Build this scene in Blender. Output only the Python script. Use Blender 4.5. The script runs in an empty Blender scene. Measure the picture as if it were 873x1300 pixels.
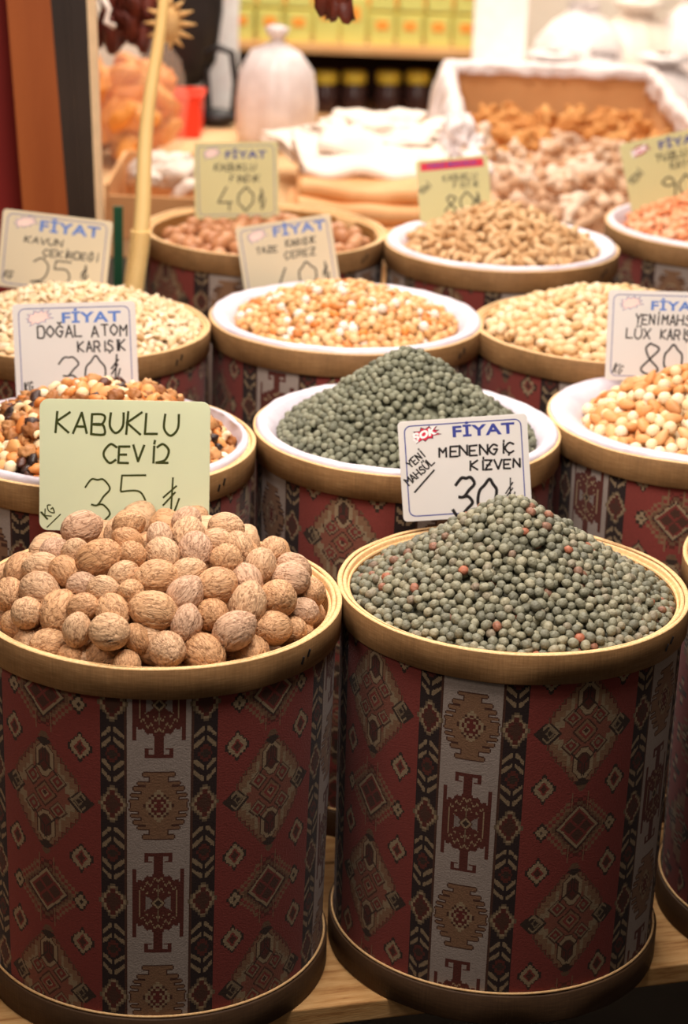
import bpy, bmesh, math, random
import numpy as np
from mathutils import Vector, Matrix, Euler, noise
random.seed(7); RNG = np.random.default_rng(11)
S = bpy.context.scene; COL = S.collection
D = bpy.data; PI = math.pi

# ------------------------------------------------------------------ camera, world, light, exposure
FPX, PITCH, ROLL, CZ = 2750.0, math.radians(20), math.radians(2.1), 1.5
_F = Vector((0, math.cos(PITCH), -math.sin(PITCH))); _U = Vector((0, math.sin(PITCH), math.cos(PITCH))); _R = Vector((1, 0, 0))
CR = _R*math.cos(ROLL) + _U*math.sin(ROLL)
CU = -_R*math.sin(ROLL) + _U*math.cos(ROLL)
CC = Vector((0, 0, CZ))
cd = D.cameras.new('camera'); cam = D.objects.new('camera', cd); COL.objects.link(cam)
cam.matrix_world = Matrix(((CR.x, CU.x, -_F.x, 0), (CR.y, CU.y, -_F.y, 0), (CR.z, CU.z, -_F.z, CZ), (0, 0, 0, 1)))
cd.sensor_fit = 'VERTICAL'; cd.sensor_height = 36; cd.lens = FPX/1300*36; cd.clip_start = .05; cd.clip_end = 50
cd.dof.use_dof = True; cd.dof.focus_distance = 1.74; cd.dof.aperture_fstop = 6.5; cd.dof.aperture_blades = 0
S.camera = cam
def P(x, y, depth): return CC + (_F + CR*((x-436.5)/FPX) - CU*((y-650)/FPX))*depth
def proj(p):
    d = Vector(p)-CC; z = d.dot(_F); return 436.5+FPX*d.dot(CR)/z, 650-FPX*d.dot(CU)/z

w = D.worlds.new('world'); S.world = w; w.use_nodes = True
w.node_tree.nodes['Background'].inputs[0].default_value = (1.0, .86, .72, 1); w.node_tree.nodes['Background'].inputs[1].default_value = .065
def area(name, loc, target, size, power, col=(1, .8, .6), size_y=None):
    l = D.lights.new(name, 'AREA'); l.energy = power; l.color = col; l.size = size
    if size_y: l.shape = 'RECTANGLE'; l.size_y = size_y
    o = D.objects.new(name, l); COL.objects.link(o); o.location = loc
    o.rotation_euler = (Vector(target)-Vector(loc)).to_track_quat('-Z', 'Y').to_euler(); return o
area('stall_lamp_over_barrels', (-.25, 2.75, 2.55), (0, 1.9, .85), .8, 27, (1, .90, .82))
area('added_fill_mid', (.05, 1.42, 1.82), (0, 2.4, .85), .5, 12.5, (1, .90, .82))  # added fill, unseen: brightens the cards and nuts of the rear rows
area('added_fill_front', (-.62, 1.03, 1.62), (-.12, 1.8, .85), .3, 2.3, (1, .86, .75))  # added fill without a bulb, makes the front cloth fall off downwards
area('added_fill_counter', (.1, 3.9, 2.5), (.1, 3.7, .9), 1.2, 21, (1, .90, .81))  # added fill to brighten the goods on the counter, no fixture there
area('added_fill_shelves', (.1, 5.2, 2.4), (.1, 5.8, .8), 2.0, 60, (1, .9, .76))  # added fill that keeps the background bright, not an actual shop lamp
vs = S.view_settings; vs.view_transform = 'Standard'; vs.look = 'None'; vs.gamma = 1; vs.use_curve_mapping = False; vs.exposure = .45

# ------------------------------------------------------------------ helpers
def lin(c):
    return tuple(((v/255/12.92) if v/255 <= .04045 else ((v/255+.055)/1.055)**2.4) for v in c)
def mesh(name, v, f, smooth=True):
    m = D.meshes.new(name); m.from_pydata([tuple(map(float, p)) for p in v], [], [tuple(int(i) for i in q) for q in f])
    if smooth: m.polygons.foreach_set('use_smooth', [True]*len(m.polygons))
    m.update(); return m
def fast_mesh(name, V, Fq, smooth=True):
    V = np.asarray(V, np.float32); Fq = np.asarray(Fq, np.int32); n, k = Fq.shape
    m = D.meshes.new(name); m.vertices.add(len(V)); m.vertices.foreach_set('co', V.ravel())
    m.loops.add(n*k); m.loops.foreach_set('vertex_index', Fq.ravel())
    m.polygons.add(n); m.polygons.foreach_set('loop_start', np.arange(0, n*k, k)); m.polygons.foreach_set('loop_total', np.full(n, k))
    m.polygons.foreach_set('use_smooth', np.full(n, smooth)); m.update(calc_edges=True); return m
def obj(name, me, mat=None, parent=None, loc=None, rot=None):
    o = D.objects.new(name, me); COL.objects.link(o)
    if mat is not None and me is not None and not me.materials: me.materials.append(mat)
    if parent is not None: o.parent = parent
    if loc is not None: o.location = loc
    if rot is not None: o.rotation_euler = rot
    return o
def tag(o, label=None, cat=None, group=None, kind=None):
    if label: o['label'] = label
    if cat: o['category'] = cat
    if group: o['group'] = group
    if kind: o['kind'] = kind
    return o
def thing(name, label, cat, loc=(0, 0, 0), rot=(0, 0, 0), group=None):
    o = D.objects.new(name, None); COL.objects.link(o); o.location = loc; o.rotation_euler = rot; o.empty_display_size = .02
    return tag(o, label, cat, group)
def lathe(prof, n=96, closed=False, wob=None):
    V = []; Fc = []; k = len(prof)
    for i in range(n):
        a = 2*PI*i/n
        for j, (r, z) in enumerate(prof):
            if wob: r, z = wob(a, j, r, z)
            V.append((r*math.cos(a), r*math.sin(a), z))
    for i in range(n):
        for j in range(k if closed else k-1):
            a, b = i*k+j, i*k+(j+1) % k; c, d = ((i+1) % n)*k+(j+1) % k, ((i+1) % n)*k+j
            Fc.append((a, d, c, b))
    return V, Fc
def box_mesh(name, sx, sy, sz, bev=.0, base=True):
    bm = bmesh.new(); bmesh.ops.create_cube(bm, size=1)
    for v in bm.verts: v.co = Vector((v.co.x*sx, v.co.y*sy, (v.co.z+(.5 if base else 0))*sz))
    if bev: bmesh.ops.bevel(bm, geom=bm.edges[:], offset=bev, segments=2, affect='EDGES', profile=.5)
    m = D.meshes.new(name); bm.to_mesh(m); bm.free(); return m
def tube(pts, rad, n=10, closed=False, cap=True):
    pts = [Vector(p) for p in pts]; V = []; Fc = []; m = len(pts)
    for i, p in enumerate(pts):
        t = (pts[(i+1) % m if closed else min(i+1, m-1)]-pts[i-1 if (closed or i) else 0]).normalized()
        up = Vector((0, 0, 1)) if abs(t.z) < .9 else Vector((1, 0, 0)); a = t.cross(up).normalized(); b = t.cross(a)
        r = rad[i] if isinstance(rad, (list, tuple)) else rad
        for k in range(n):
            q = 2*PI*k/n; V.append(p+a*math.cos(q)*r+b*math.sin(q)*r)
    for i in range(m if closed else m-1):
        for k in range(n):
            j = (i+1) % m; Fc.append((i*n+k, i*n+(k+1) % n, j*n+(k+1) % n, j*n+k))
    if cap and not closed: Fc.append(tuple(range(n))[::-1]); Fc.append(tuple(range((m-1)*n, m*n)))
    return V, Fc

# materials
class NT:
    def __init__(s, name, rough=.6, spec=.3):
        s.m = D.materials.new(name); s.m.use_nodes = True; s.t = s.m.node_tree; s.n = s.t.nodes; s.b = s.n['Principled BSDF']
        s.b.inputs['Roughness'].default_value = rough; s.b.inputs['Specular IOR Level'].default_value = spec
    def nd(s, ty, ins=None, **kw):
        q = s.n.new(ty)
        for k, v in kw.items(): setattr(q, k, v)
        for k, v in (ins or {}).items():
            if isinstance(v, bpy.types.NodeSocket): s.t.links.new(v, q.inputs[k])
            else: q.inputs[k].default_value = v
        return q
    def co(s, scale=(1, 1, 1), kind='Object'):
        t = s.nd('ShaderNodeTexCoord'); m = s.nd('ShaderNodeMapping', {'Vector': t.outputs[kind]}); m.inputs['Scale'].default_value = scale; return m.outputs[0]
    def noise(s, vec, sc, det=3, rough=.55): return s.nd('ShaderNodeTexNoise', {'Vector': vec, 'Scale': sc, 'Detail': det, 'Roughness': rough}).outputs['Fac']
    def ramp(s, fac, stops, interp='LINEAR'):
        r = s.nd('ShaderNodeValToRGB', {'Fac': fac}); e = r.color_ramp; e.interpolation = interp
        while len(e.elements) < len(stops): e.elements.new(.5)
        for el, (p, c) in zip(e.elements, stops): el.position = p; el.color = (*lin(c), 1)
        return r.outputs[0]
    def mix(s, f, a, b, mode='MIX'):
        q = s.nd('ShaderNodeMix', data_type='RGBA', blend_type=mode)
        for i, v in ((0, f), (6, a), (7, b)):
            if isinstance(v, bpy.types.NodeSocket): s.t.links.new(v, q.inputs[i])
            else: q.inputs[i].default_value = v if i == 0 else (*lin(v), 1)
        return q.outputs[2]
    def math(s, op, a, b=0.):
        q = s.nd('ShaderNodeMath', operation=op)
        for i, v in enumerate((a, b)):
            if isinstance(v, bpy.types.NodeSocket): s.t.links.new(v, q.inputs[i])
            else: q.inputs[i].default_value = v
        return q.outputs[0]
    def col(s, c):
        if isinstance(c, bpy.types.NodeSocket): s.t.links.new(c, s.b.inputs['Base Color'])
        else: s.b.inputs['Base Color'].default_value = (*lin(c), 1)
        return s
    def bump(s, h, st=.3, dist=.001):
        q = s.nd('ShaderNodeBump', {'Height': h, 'Strength': st, 'Distance': dist}); s.t.links.new(q.outputs[0], s.b.inputs['Normal']); return s
    def rnd(s):
        return s.math('FRACT', s.math('ADD', s.nd('ShaderNodeObjectInfo').outputs['Random'], s.nd('ShaderNodeAttribute', attribute_name='tint').outputs['Fac']))
def plain(name, c, rough=.6, c2=None, sc=30, bump=0, spec=.3, trans=0, scale=(1, 1, 1), bs=None):
    t = NT(name, rough, spec); n = t.noise(t.co(scale), sc, 4)
    t.col(t.ramp(n, [(.3, c), (.7, c2 or tuple(min(255, v*1.08) for v in c))]))
    if bump: t.bump(t.noise(t.co(scale), bs or sc*3, 4), bump, .002)
    if trans:
        t.b.inputs['Subsurface Weight'].default_value = trans; t.b.inputs['Subsurface Radius'].default_value = (.01, .008, .006); t.b.inputs['Subsurface Scale'].default_value = .5
    return t.m
def tinted(name, stops, rough=.6, sc=200, dark=(0, 0, 0), dk=.25, bump=.3, const=False, spec=.3, bsc=None):
    """one colour per piece, picked along the ramp, with a fine mottling"""
    t = NT(name, rough, spec); c = t.ramp(t.rnd(), stops, 'CONSTANT' if const else 'LINEAR'); n = t.noise(t.co(), sc, 4)
    f = t.math('MULTIPLY', n, dk); t.col(t.mix(f, c, dark))
    if bump: t.bump(t.noise(t.co(), bsc or sc*1.3, 3), bump, .0012)
    return t.m

M = {}
def wood_band(name, a, b, c):
    t = NT(name, .62, .25); g = t.noise(t.co((6, 6, 90)), 9, 5, .7); v = t.noise(t.co((260, 260, 14)), 3, 3); sp = t.noise(t.co((3, 3, 3)), 7, 4)
    base = t.ramp(g, [(.3, a), (.52, b), (.75, c)]); base = t.mix(t.math('MULTIPLY', v, .55), base, tuple(x*.55 for x in a)); base = t.mix(t.math('MULTIPLY', t.math('POWER', sp, 3.), 1.2), base, (70, 45, 22))
    t.col(base).bump(v, .35, .001); return t.m
M['hoop'] = wood_band('hoop_wood', (144, 104, 64), (162, 120, 76), (184, 144, 98))
M['hoop_shaded'] = wood_band('shaded_base_hoop_wood', (66, 46, 30), (82, 58, 38), (98, 72, 46))  # wood colour darkened for the shade low on the barrels
t = NT('cut_edge', .6); g = t.noise(t.co((60, 60, 60)), 6, 4); M['edge'] = t.col(t.ramp(g, [(.3, (214, 166, 108)), (.7, (236, 198, 146))])).bump(g, .3).m
def plank_mat():
    t = NT('plank_wood', .7, .2); g = t.noise(t.co((3, 26, 26)), 5, 6, .65); f = t.noise(t.co((40, 300, 300)), 3, 3)
    c = t.ramp(g, [(.3, (150, 100, 55)), (.45, (196, 148, 92)), (.6, (214, 170, 114)), (.75, (176, 124, 72))]); t.col(t.mix(t.math('MULTIPLY', f, .3), c, (110, 70, 36))).bump(f, .3); return t.m
M['plank'] = plank_mat()
def weave():
    t = NT('basket_weave', .65); a = t.nd('ShaderNodeTexWave', {'Vector': t.co((1, 1, 1)), 'Scale': 95., 'Distortion': .6}, bands_direction='Z')
    tc = t.nd('ShaderNodeTexCoord'); sp = t.nd('ShaderNodeSeparateXYZ', {0: tc.outputs['Object']}); at = t.math('ARCTAN2', sp.outputs[1], sp.outputs[0]); v = t.math('SINE', t.math('MULTIPLY', at, 190.))
    h = t.math('MULTIPLY', a.outputs['Fac'], t.math('ADD', t.math('MULTIPLY', v, .35), .65)); t.col(t.ramp(h, [(.1, (130, 80, 32)), (.5, (206, 150, 78)), (.9, (232, 182, 108))])).bump(h, .8, .002); return t.m
M['weave'] = weave()
def plastic_white():
    t = NT('white_plastic_sheet', .32, .5); n = t.noise(t.co((1, 1, 1)), 26, 5, .6); t.col(t.ramp(n, [(.3, (208, 196, 206)), (.7, (228, 220, 228))])).bump(n, .5, .004)
    t.b.inputs['Subsurface Weight'].default_value = .15; t.b.inputs['Subsurface Radius'].default_value = (.01, .01, .01); return t.m
M['liner'] = plastic_white()
def fabric():
    t = NT('kilim_fabric', .95, .05); a = t.nd('ShaderNodeAttribute', attribute_name='weave_colour', attribute_type='GEOMETRY')
    n = t.noise(t.co((1, 1, 1)), 420, 4, .7); n2 = t.noise(t.co((1, 1, 1)), 9, 3)
    c = t.mix(t.math('MULTIPLY', n, .42), a.outputs['Color'], (48, 30, 24)); c = t.mix(t.math('MULTIPLY', n2, .3), c, (92, 62, 50)); t.col(c).bump(t.noise(t.co((1, 1, 1)), 700, 3, .7), .55, .0012)
    t.b.inputs['Sheen Weight'].default_value = .08; return t.m
M['fabric'] = fabric()
M['ink'] = plain('black_marker_ink', (34, 30, 30), .5)
M['ink_green'] = plain('olive_marker_ink', (52, 58, 18), .5)
M['blue_print'] = plain('blue_print', (58, 66, 140), .5)
M['blue_pale'] = plain('faded_blue_print', (92, 124, 190), .5)
M['grey_print'] = plain('grey_blue_print', (120, 122, 160), .5)
M['red_print'] = plain('red_print', (206, 44, 70), .5)
M['pink_print'] = plain('faded_pink_print', (238, 206, 196), .5)
M['star_edge'] = plain('dark_star_edge', (70, 40, 60), .5)
M['white_print'] = plain('white_print', (250, 240, 240), .5)
M['purple_print'] = plain('violet_print', (110, 70, 150), .5)
def card_mat(name, c):
    t = NT(name, .35, .4); n = t.noise(t.co(), 14, 3); t.col(t.ramp(n, [(.3, c), (.7, tuple(min(255, v+5) for v in c))]))
    tr = t.nd('ShaderNodeBsdfTranslucent', {'Color': (*lin(c), 1)}); mx = t.nd('ShaderNodeMixShader', {0: .3}); out = t.n['Material Output']
    t.t.links.new(t.b.outputs[0], mx.inputs[1]); t.t.links.new(tr.outputs[0], mx.inputs[2]); t.t.links.new(mx.outputs[0], out.inputs[0]); return t.m
M['card_white'] = card_mat('white_card', (238, 234, 230)); M['card_cream'] = card_mat('cream_card', (236, 224, 196))
M['card_green'] = card_mat('pale_green_card', (222, 228, 196)); M['card_yellow'] = card_mat('pale_yellow_card', (228, 222, 170))
M['stake'] = plain('green_plastic_stake', (170, 200, 130), .4)

# ------------------------------------------------------------------ kilim pattern, one tile of PW x PH millimetres, columns 0..PW round the barrel
PW, PH = 191, 174
RED, NAVY, WHITE, TAN, CREAM, MAR, BRN, OLIVE, DRED = [np.array(c)*1.08 for c in ((136, 60, 54), (34, 32, 34), (168, 154, 144), (138, 104, 78), (160, 138, 108), (92, 44, 38), (76, 50, 40), (52, 44, 38), (104, 44, 40))]
T = np.zeros((PH, PW, 3)); X0, Y0 = np.meshgrid(np.arange(PW)+.5, np.arange(PH)+.5)
T[:] = RED
def cen(cx, cy):
    x = X0-cx; x = (x+PW/2) % PW-PW/2; y = Y0-cy; y = (y+PH/2) % PH-PH/2; return x, y
def dil(m, k=1):
    r = m.copy()
    for s in range(1, k+1):
        for ax in (0, 1):
            r |= np.roll(m, s, ax) | np.roll(m, -s, ax)
    return r
def put(m, c): T[m] = c
def q2(v, s): return np.floor(np.abs(v)/s)*s
def dia(x, y, a, b, s=2): return (q2(x, s)/a+q2(y, s)/b) < 1
CXW = 0; put(np.abs(cen(0, 0)[0]) < 46, NAVY); put(np.abs(cen(0, 0)[0]) < 26, WHITE)
put((np.abs(np.abs(cen(0, 0)[0])-26) < .8), BRN)
# white stripe: tan toothed lozenge at y=0, maroon medallion with hooks at y=PH/2
x, y = cen(0, 0); ay = np.abs(y)
wd = np.array([22, 23, 15, 22, 13, 19, 10, 16, 7, 7, 12, 12]); hh = np.clip((ay/2.6).astype(int), 0, 11)
loz = (np.abs(x) < wd[hh]) & (ay < 29); put(dil(loz, 1), BRN); put(loz, TAN)
put(dia(x, y, 11, 14), BRN); put(dia(x, y, 10, 13), CREAM); put(dia(x, y, 7.5, 10), MAR); put(dia(x, y, 5, 6.5), CREAM); put(dia(x, y, 3.4, 4.4), DRED)
x, y = cen(0, PH/2); ax = np.abs(x); ay = np.abs(y)
body = (ax < 17) & (ay < 31-ax*.62-np.abs((ax % 6)-3)*1.3); put(body, MAR)
put((ax > 16.5) & (ax < 20.5) & (ay < 31), MAR); put((ax < 4) & (ay < 45), MAR); put((ax < 11) & (ay > 41.5) & (ay < 45), MAR); put((ax > 8) & (ax < 11) & (ay > 37) & (ay < 45), MAR)
put((ax > 5) & (ax < 9) & (ay > 37) & (ay < 38.5), MAR)
zz = 8+np.abs(((ax+2.5) % 8)-4)*1.7
for off in (0, 9):
    e = (24-off)-ax*.62-np.abs(((ax) % 6)-3)*1.9+1; put((np.abs(ay-e) < .75) & (ax < 14.5-off*.35), CREAM)
put((np.abs(ax-14.6) < .7) & (ay < 12), CREAM)
put((ax < ay*.9+3) & (ay < 9) & (ax < 12), MAR); put((ax > ay*1.1+2.5) & (ay < 7) & (ax < 10), WHITE*.85); put((ax < .9) & (ay < 17), CREAM*.8)
put(dia(x, y, 5.5, 5.5, 1), BRN); put(dia(x, y, 4.5, 4.5, 1), CREAM); put(dia(x, y, 2.6, 2.6, 1), OLIVE)
# dark stripes: diamonds every PH/2, leaf chevrons between
for sx in (-36, 36):
    for cy in (0, PH/2):
        x, y = cen(sx, cy); put(dia(x, y, 11, 15), CREAM*.72); put(dia(x, y, 9, 12.5), CREAM); put(dia(x, y, 7.4, 10.5), MAR); put(dia(x, y, 4.6, 6.5), BRN)
        x, y = cen(sx, cy+PH/4); ax = np.abs(x); ay = np.abs(y)
        put(dia(x, y, 5.5, 7), MAR); put(dia(x, y, 3, 4), OLIVE)
        for o in (8.5, 18):
            d = ay-(o-(ax)*.85+3); put((ax > 1.2) & (ax < 9.3) & (d > 0) & (d < 4.2), CREAM*.92)
# red stripe, centre at PW/2
RC = PW/2
def big(cy):
    x, y = cen(RC, cy); ax = np.abs(x); ay = np.abs(y)
    m = (q2(x, 4)/38+q2(y, 5)/50 < 1) & (ax < 31) & (ay < 44); put(dil(m, 2), TAN*.75); put(dil(m, 1), RED*.8); put(m, TAN)
    put((q2(x, 4)/31+q2(y, 5)/41 < 1) & ~((ax < 13) & (ay > 12)), CREAM*.96)
    put(((q2(x, 4)/22+q2(y, 5)/32) < 1), (TAN+RED)/2)
    put((ax+ay < 12), BRN); put((ax+ay < 10), TAN); put((ax+ay < 7), RED); put((ax+ay < 4), CREAM); put((ax+ay < 2.4), BRN)
    for ux in (-1, 1):
        for uy in (-1, 1):
            d = np.abs(x-ux*12.5)+np.abs(y-uy*12.5); put(d < 9, BRN); put(d < 7.2, CREAM*.9); put(d < 5.2, RED*.9); put(d < 2.4, CREAM*.8)
    for uy in (-1, 1):
        yy = y-uy*29; hx = (ax < 8.5-np.maximum(0, np.abs(yy)-7)*.9) & (np.abs(yy) < 14); put(dil(hx, 1), BRN); put(hx, CREAM)
        hx = (ax < 6-np.maximum(0, np.abs(yy)-5)*.9) & (np.abs(yy) < 10); put(hx, BRN); put((ax < 3.6-np.maximum(0, np.abs(yy)-4)*.9) & (np.abs(yy) < 8), MAR)
        put((np.abs(ax-np.clip(30-ay, 1, 13)) < 1) & (ay > 18) & (ay < 40) & (np.sign(y) == uy), OLIVE)
        put((ax*.8+np.abs(y-uy*46)*1.2 < 5.6), OLIVE)
    for ux in (-1, 1):
        xx = x-ux*33; m = (np.abs(xx)+ay < 12) & (ay < 9); put(m, OLIVE); put((np.abs(xx)+ay < 9.5) & (np.abs(xx)+ay > 7) & (ux*xx < 5), CREAM*.9); put((np.abs(xx+ux*2)+ay < 4.2), CREAM*.8); put((np.abs(xx+ux*2)+ay < 2.6), OLIVE)
def small(cy):
    x, y = cen(RC, cy); ax = np.abs(x); ay = np.abs(y)
    m = (ax < 27) & (ay < 28) & (q2(x, 3)/32+q2(y, 3)/34 < 1); k = ((q2(x, 3)/3+q2(y, 3)/3) % 2 < 1)
    put(m & k, MAR); put(m & ~k & (q2(x, 3)/22+q2(y, 3)/26 < 1), TAN*.8)
    for e in (30, 24):
        d = q2(x, 3)/e+q2(y, 3)/(e+2); put((d > .95) & (d < 1.08) & k, TAN)
    put((ax+ay < 21), OLIVE); put((ax+ay < 19.5), CREAM); put((ax+ay < 16.5), RED*.9)
    for ux in (-1, 1):
        put(np.abs(x-ux*7.6)+ay < 6, BRN); put(ax+np.abs(y-ux*7.6) < 6, BRN)
    for uy in (-1, 1):
        put((np.abs(ax-7) < 1) & (y*uy > 15) & (y*uy < 32), TAN); put((np.abs(ax-13) < 1) & (y*uy > 12) & (y*uy < 24), TAN*.9); put((ax < 2.5+(y*uy-34)*.7) & (y*uy > 33) & (y*uy < 38), TAN*.8)
def little(cx, cy, a=8, b=9.5):
    x, y = cen(RC+cx, cy); put(dia(x, y, a+2.5, b+3, 1.5), OLIVE); put(dia(x, y, a+.6, b+.8, 1.5), CREAM); put(dia(x, y, a-2.6, b-3, 1), RED if a > 6 else OLIVE); put(dia(x, y, a-4.6, b-5, 1), BRN)
YB, YS = PH*.015, PH*.515      # the medallions sit a little above the lozenge
big(YB); small(YS)
for sx in (-1, 1):
    little(sx*33, YB+PH*.285); little(sx*33, YB-PH*.275); little(sx*32, YS+2, 4.5, 5)
TILE = np.clip(T, 0, 255)/255.; TILE = np.where(TILE <= .04045, TILE/12.92, ((TILE+.055)/1.055)**2.4)
def body_mesh(name, R0, R1, H, cell, half, shift=0.):
    """woven cloth wrapped round a barrel: fine cells over +-half radians towards -Y, coarse behind; z from 0 (top) down to -H"""
    nf = int(2*half*R0/cell); nb = int((2*PI-2*half)*R0/.008)
    a = np.concatenate([np.linspace(-half, half, nf, endpoint=False), np.linspace(half, 2*PI-half, nb, endpoint=False)]); n = len(a); nz = int(H/cell)
    z = np.linspace(0, -H, nz+1); rr = R0+(R1-R0)*(-z/H)
    an = a-PI/2; Vx = rr[:, None]*np.cos(an)[None]; Vy = rr[:, None]*np.sin(an)[None]; Vz = np.repeat(z[:, None], n, 1)
    V = np.stack([Vx, Vy, Vz], -1).reshape(-1, 3); i, j = np.meshgrid(np.arange(nz), np.arange(n), indexing='ij'); j2 = (j+1) % n
    Fq = np.stack([i*n+j, (i+1)*n+j, (i+1)*n+j2, i*n+j2], -1).reshape(-1, 4); m = fast_mesh(name, V, Fq)
    am = a+np.append(np.diff(a), 0)/2; ui = (np.round(am*R0*1000) % PW).astype(int) % PW; vi = (np.round(-(z[:-1]+z[1:])/2*1000+shift) % PH).astype(int) % PH
    C = TILE[vi[:, None], ui[None]].reshape(-1, 3); C = np.concatenate([C, np.ones((len(C), 1))], 1).astype(np.float32)
    at = m.attributes.new('weave_colour', 'FLOAT_COLOR', 'FACE'); at.data.foreach_set('color', C.ravel()); m.materials.append(M['fabric']); return m

# ------------------------------------------------------------------ barrels
BASE = .484
ROWH = {1: .338, 2: .377, 3: .397, 4: .416}
R_ = .150
ph0 = PH-55
BM = {'1a': body_mesh('kilim_body', .1465, .1425, .338, .00105, 1.75, 55), '1b': body_mesh('kilim_body', .1465, .1425, .338, .00105, 1.75, 106),
      2: body_mesh('kilim_body', .1465, .1425, .377, .0018, 1.75, 104), '2f': body_mesh('kilim_body', .1465, .1425, .377, .0018, 1.75, 29), 3: body_mesh('kilim_body', .1465, .1425, .397, .0024, 1.75, 12), 4: body_mesh('kilim_body', .1465, .1425, .416, .0024, 1.75, 110)}
def hoop(r, t, z0, z1, n=128, amp=.0006, seed=0):
    def wob(a, j, rr, zz):
        k = amp*noise.noise(Vector((math.cos(a)*3+seed, math.sin(a)*3, 1.7*(j > 3)))); return rr+k, zz+(k*1.6 if j in (1, 2, 3, 4) else -k*.8)
    e = .0007
    return lathe([(r, z0+e), (r, z1-e), (r-e, z1), (r-t+e, z1), (r-t, z1-e), (r-t, z0+e), (r-t+e, z0), (r-e, z0)], n, True, wob)
def liner_wob(seed, amp):
    def wob(a, j, r, z):
        q = Vector((math.cos(a)*5+seed, math.sin(a)*5, j*.35)); q2_ = Vector((math.cos(a)*14+seed, math.sin(a)*14, j*.8))
        k = noise.noise(q)*.6+noise.noise(q2_)*.4; return r+amp*k*(1.2 if j > 2 else .4), z+amp*.8*k
    return wob
BAR = {}
def barrel(key, x, y, row, sc, rot, label, liner=0, hoopcol='hoop'):
    zt = BASE+ROWH[row]; k = sc/.15; b = thing('storage_barrel', label, 'barrel', (x, y, zt), (0, 0, rot), 'cloth covered barrels on the stand'); b.scale = (k, k, 1)
    obj('fabric_cover', BM[('1a' if key == 'A' else '1b') if row == 1 else ('2f' if key == 'F' else row)], None, b)
    seed = ord(key)
    o = obj('outer_hoop', mesh('outer_hoop', *hoop(.150, .0042, -.026, 0, seed=seed)), M[hoopcol], b)
    me = o.data; me.materials.append(M['edge'])
    for p in me.polygons:
        if p.center.z > -.0012 or (math.hypot(p.center.x, p.center.y) < .1475 and p.normal.z > .3): p.material_index = 1
    o2 = obj('inner_hoop', mesh('inner_hoop', *hoop(.1455, .0035, -.03, -.0012, seed=seed+9)), M['edge'], b)
    o3 = obj('third_hoop', mesh('inner_hoop', *hoop(.1416, .0024, -.03, -.0045, seed=seed+19)), M['edge'], b); o3.name = 'inner_hoop'
    V, Fc = lathe([(.1390, -.006), (.1386, -.12), (.1386, -.125), (.0, -.125)], 96); obj('woven_lining', mesh('woven_lining', V, Fc), M['weave'], b)
    obj('base_hoop', mesh('base_hoop', *hoop(.1475, .006, -ROWH[row], -ROWH[row]+.027, seed=seed+3)), M['hoop_shaded'], b)
    V, Fc = tube([(.1447*math.cos(a), .1447*math.sin(a), -ROWH[row]+.0285) for a in np.linspace(0, 2*PI, 96, endpoint=False)], .0011, 6, True); obj('rope_piping', mesh('piping', V, Fc), M['edge'], b)
    # staples where the hoop overlaps
    for s in range(2):
        a = -PI/2+(.93 if key != 'E' else .62)-rot+s*.05; st = obj('staple', box_mesh('staple', .0012, .0012, .007), M['ink'], b, (.1505*math.cos(a), .1505*math.sin(a), -.018+.004*s), (0, .25, a))
    if liner:
        wv = liner
        prof = [(.1492, -.003), (.1497, .0005), (.1475, .0035), (.1430, .0042), (.1480-wv*.55, .002), (.1480-wv, -.007), (.1470-wv-.004, -.020), (.1460-wv-.006, -.035)]
        V, Fc = lathe(prof, 160, False, liner_wob(seed, .0022)); o = obj('plastic_liner', mesh('plastic_liner', V, Fc), M['liner'], b); o.scale = (.984, .984, 1)
        if key == 'D': o.scale = (.955, .955, 1)
    BAR[key] = (x, y, zt, sc); return b
barrel('A', -.1505, 1.650, 1, .1516, 0.105, 'front left kilim covered barrel, open and heaped with walnuts')
barrel('B', .1448, 1.7002, 1, .1484, -.26, 'front right kilim covered barrel, open and heaped with dark green berries')
barrel('C', .450, 1.778, 1, .150, .5, 'barrel only just in view at the right edge beside the front right barrel')
barrel('D', -.234, 1.9368, 2, .1488, -.62, 'left barrel with mixed dried fruit and nuts behind the walnut barrel', .009)
barrel('E', .0579, 2.0037, 2, .1492, .24, 'white lined barrel of grey green berries in the middle of the second row', .0175)
barrel('F', .351, 2.0707, 2, .1517, -.91, 'white lined barrel of white and orange nuts at the right edge', .030)
barrel('G', -.2991, 2.267, 3, .1472, .5, 'unlined barrel brim full of pale cream seeds at the left edge')
barrel('H', -.0052, 2.3352, 3, .1525, -.5, 'white lined barrel of yellow roasted mix in the centre', .022)
barrel('I', .2858, 2.336, 3, .1505, -.27, 'unlined barrel heaped with cream pistachios, right of the centre barrel')
barrel('J', -.1122, 2.6803, 4, .1532, -.24, 'rearmost left barrel part filled with brown hazelnuts in shell')
barrel('K', .1833, 2.6428, 4, .1454, .13, 'rearmost white lined barrel heaped with peanuts in shell', .022)
barrel('L', .480, 2.7981, 4, .1518, .75, 'rearmost right barrel of pinkish kernels at the right edge', .014)

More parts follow.
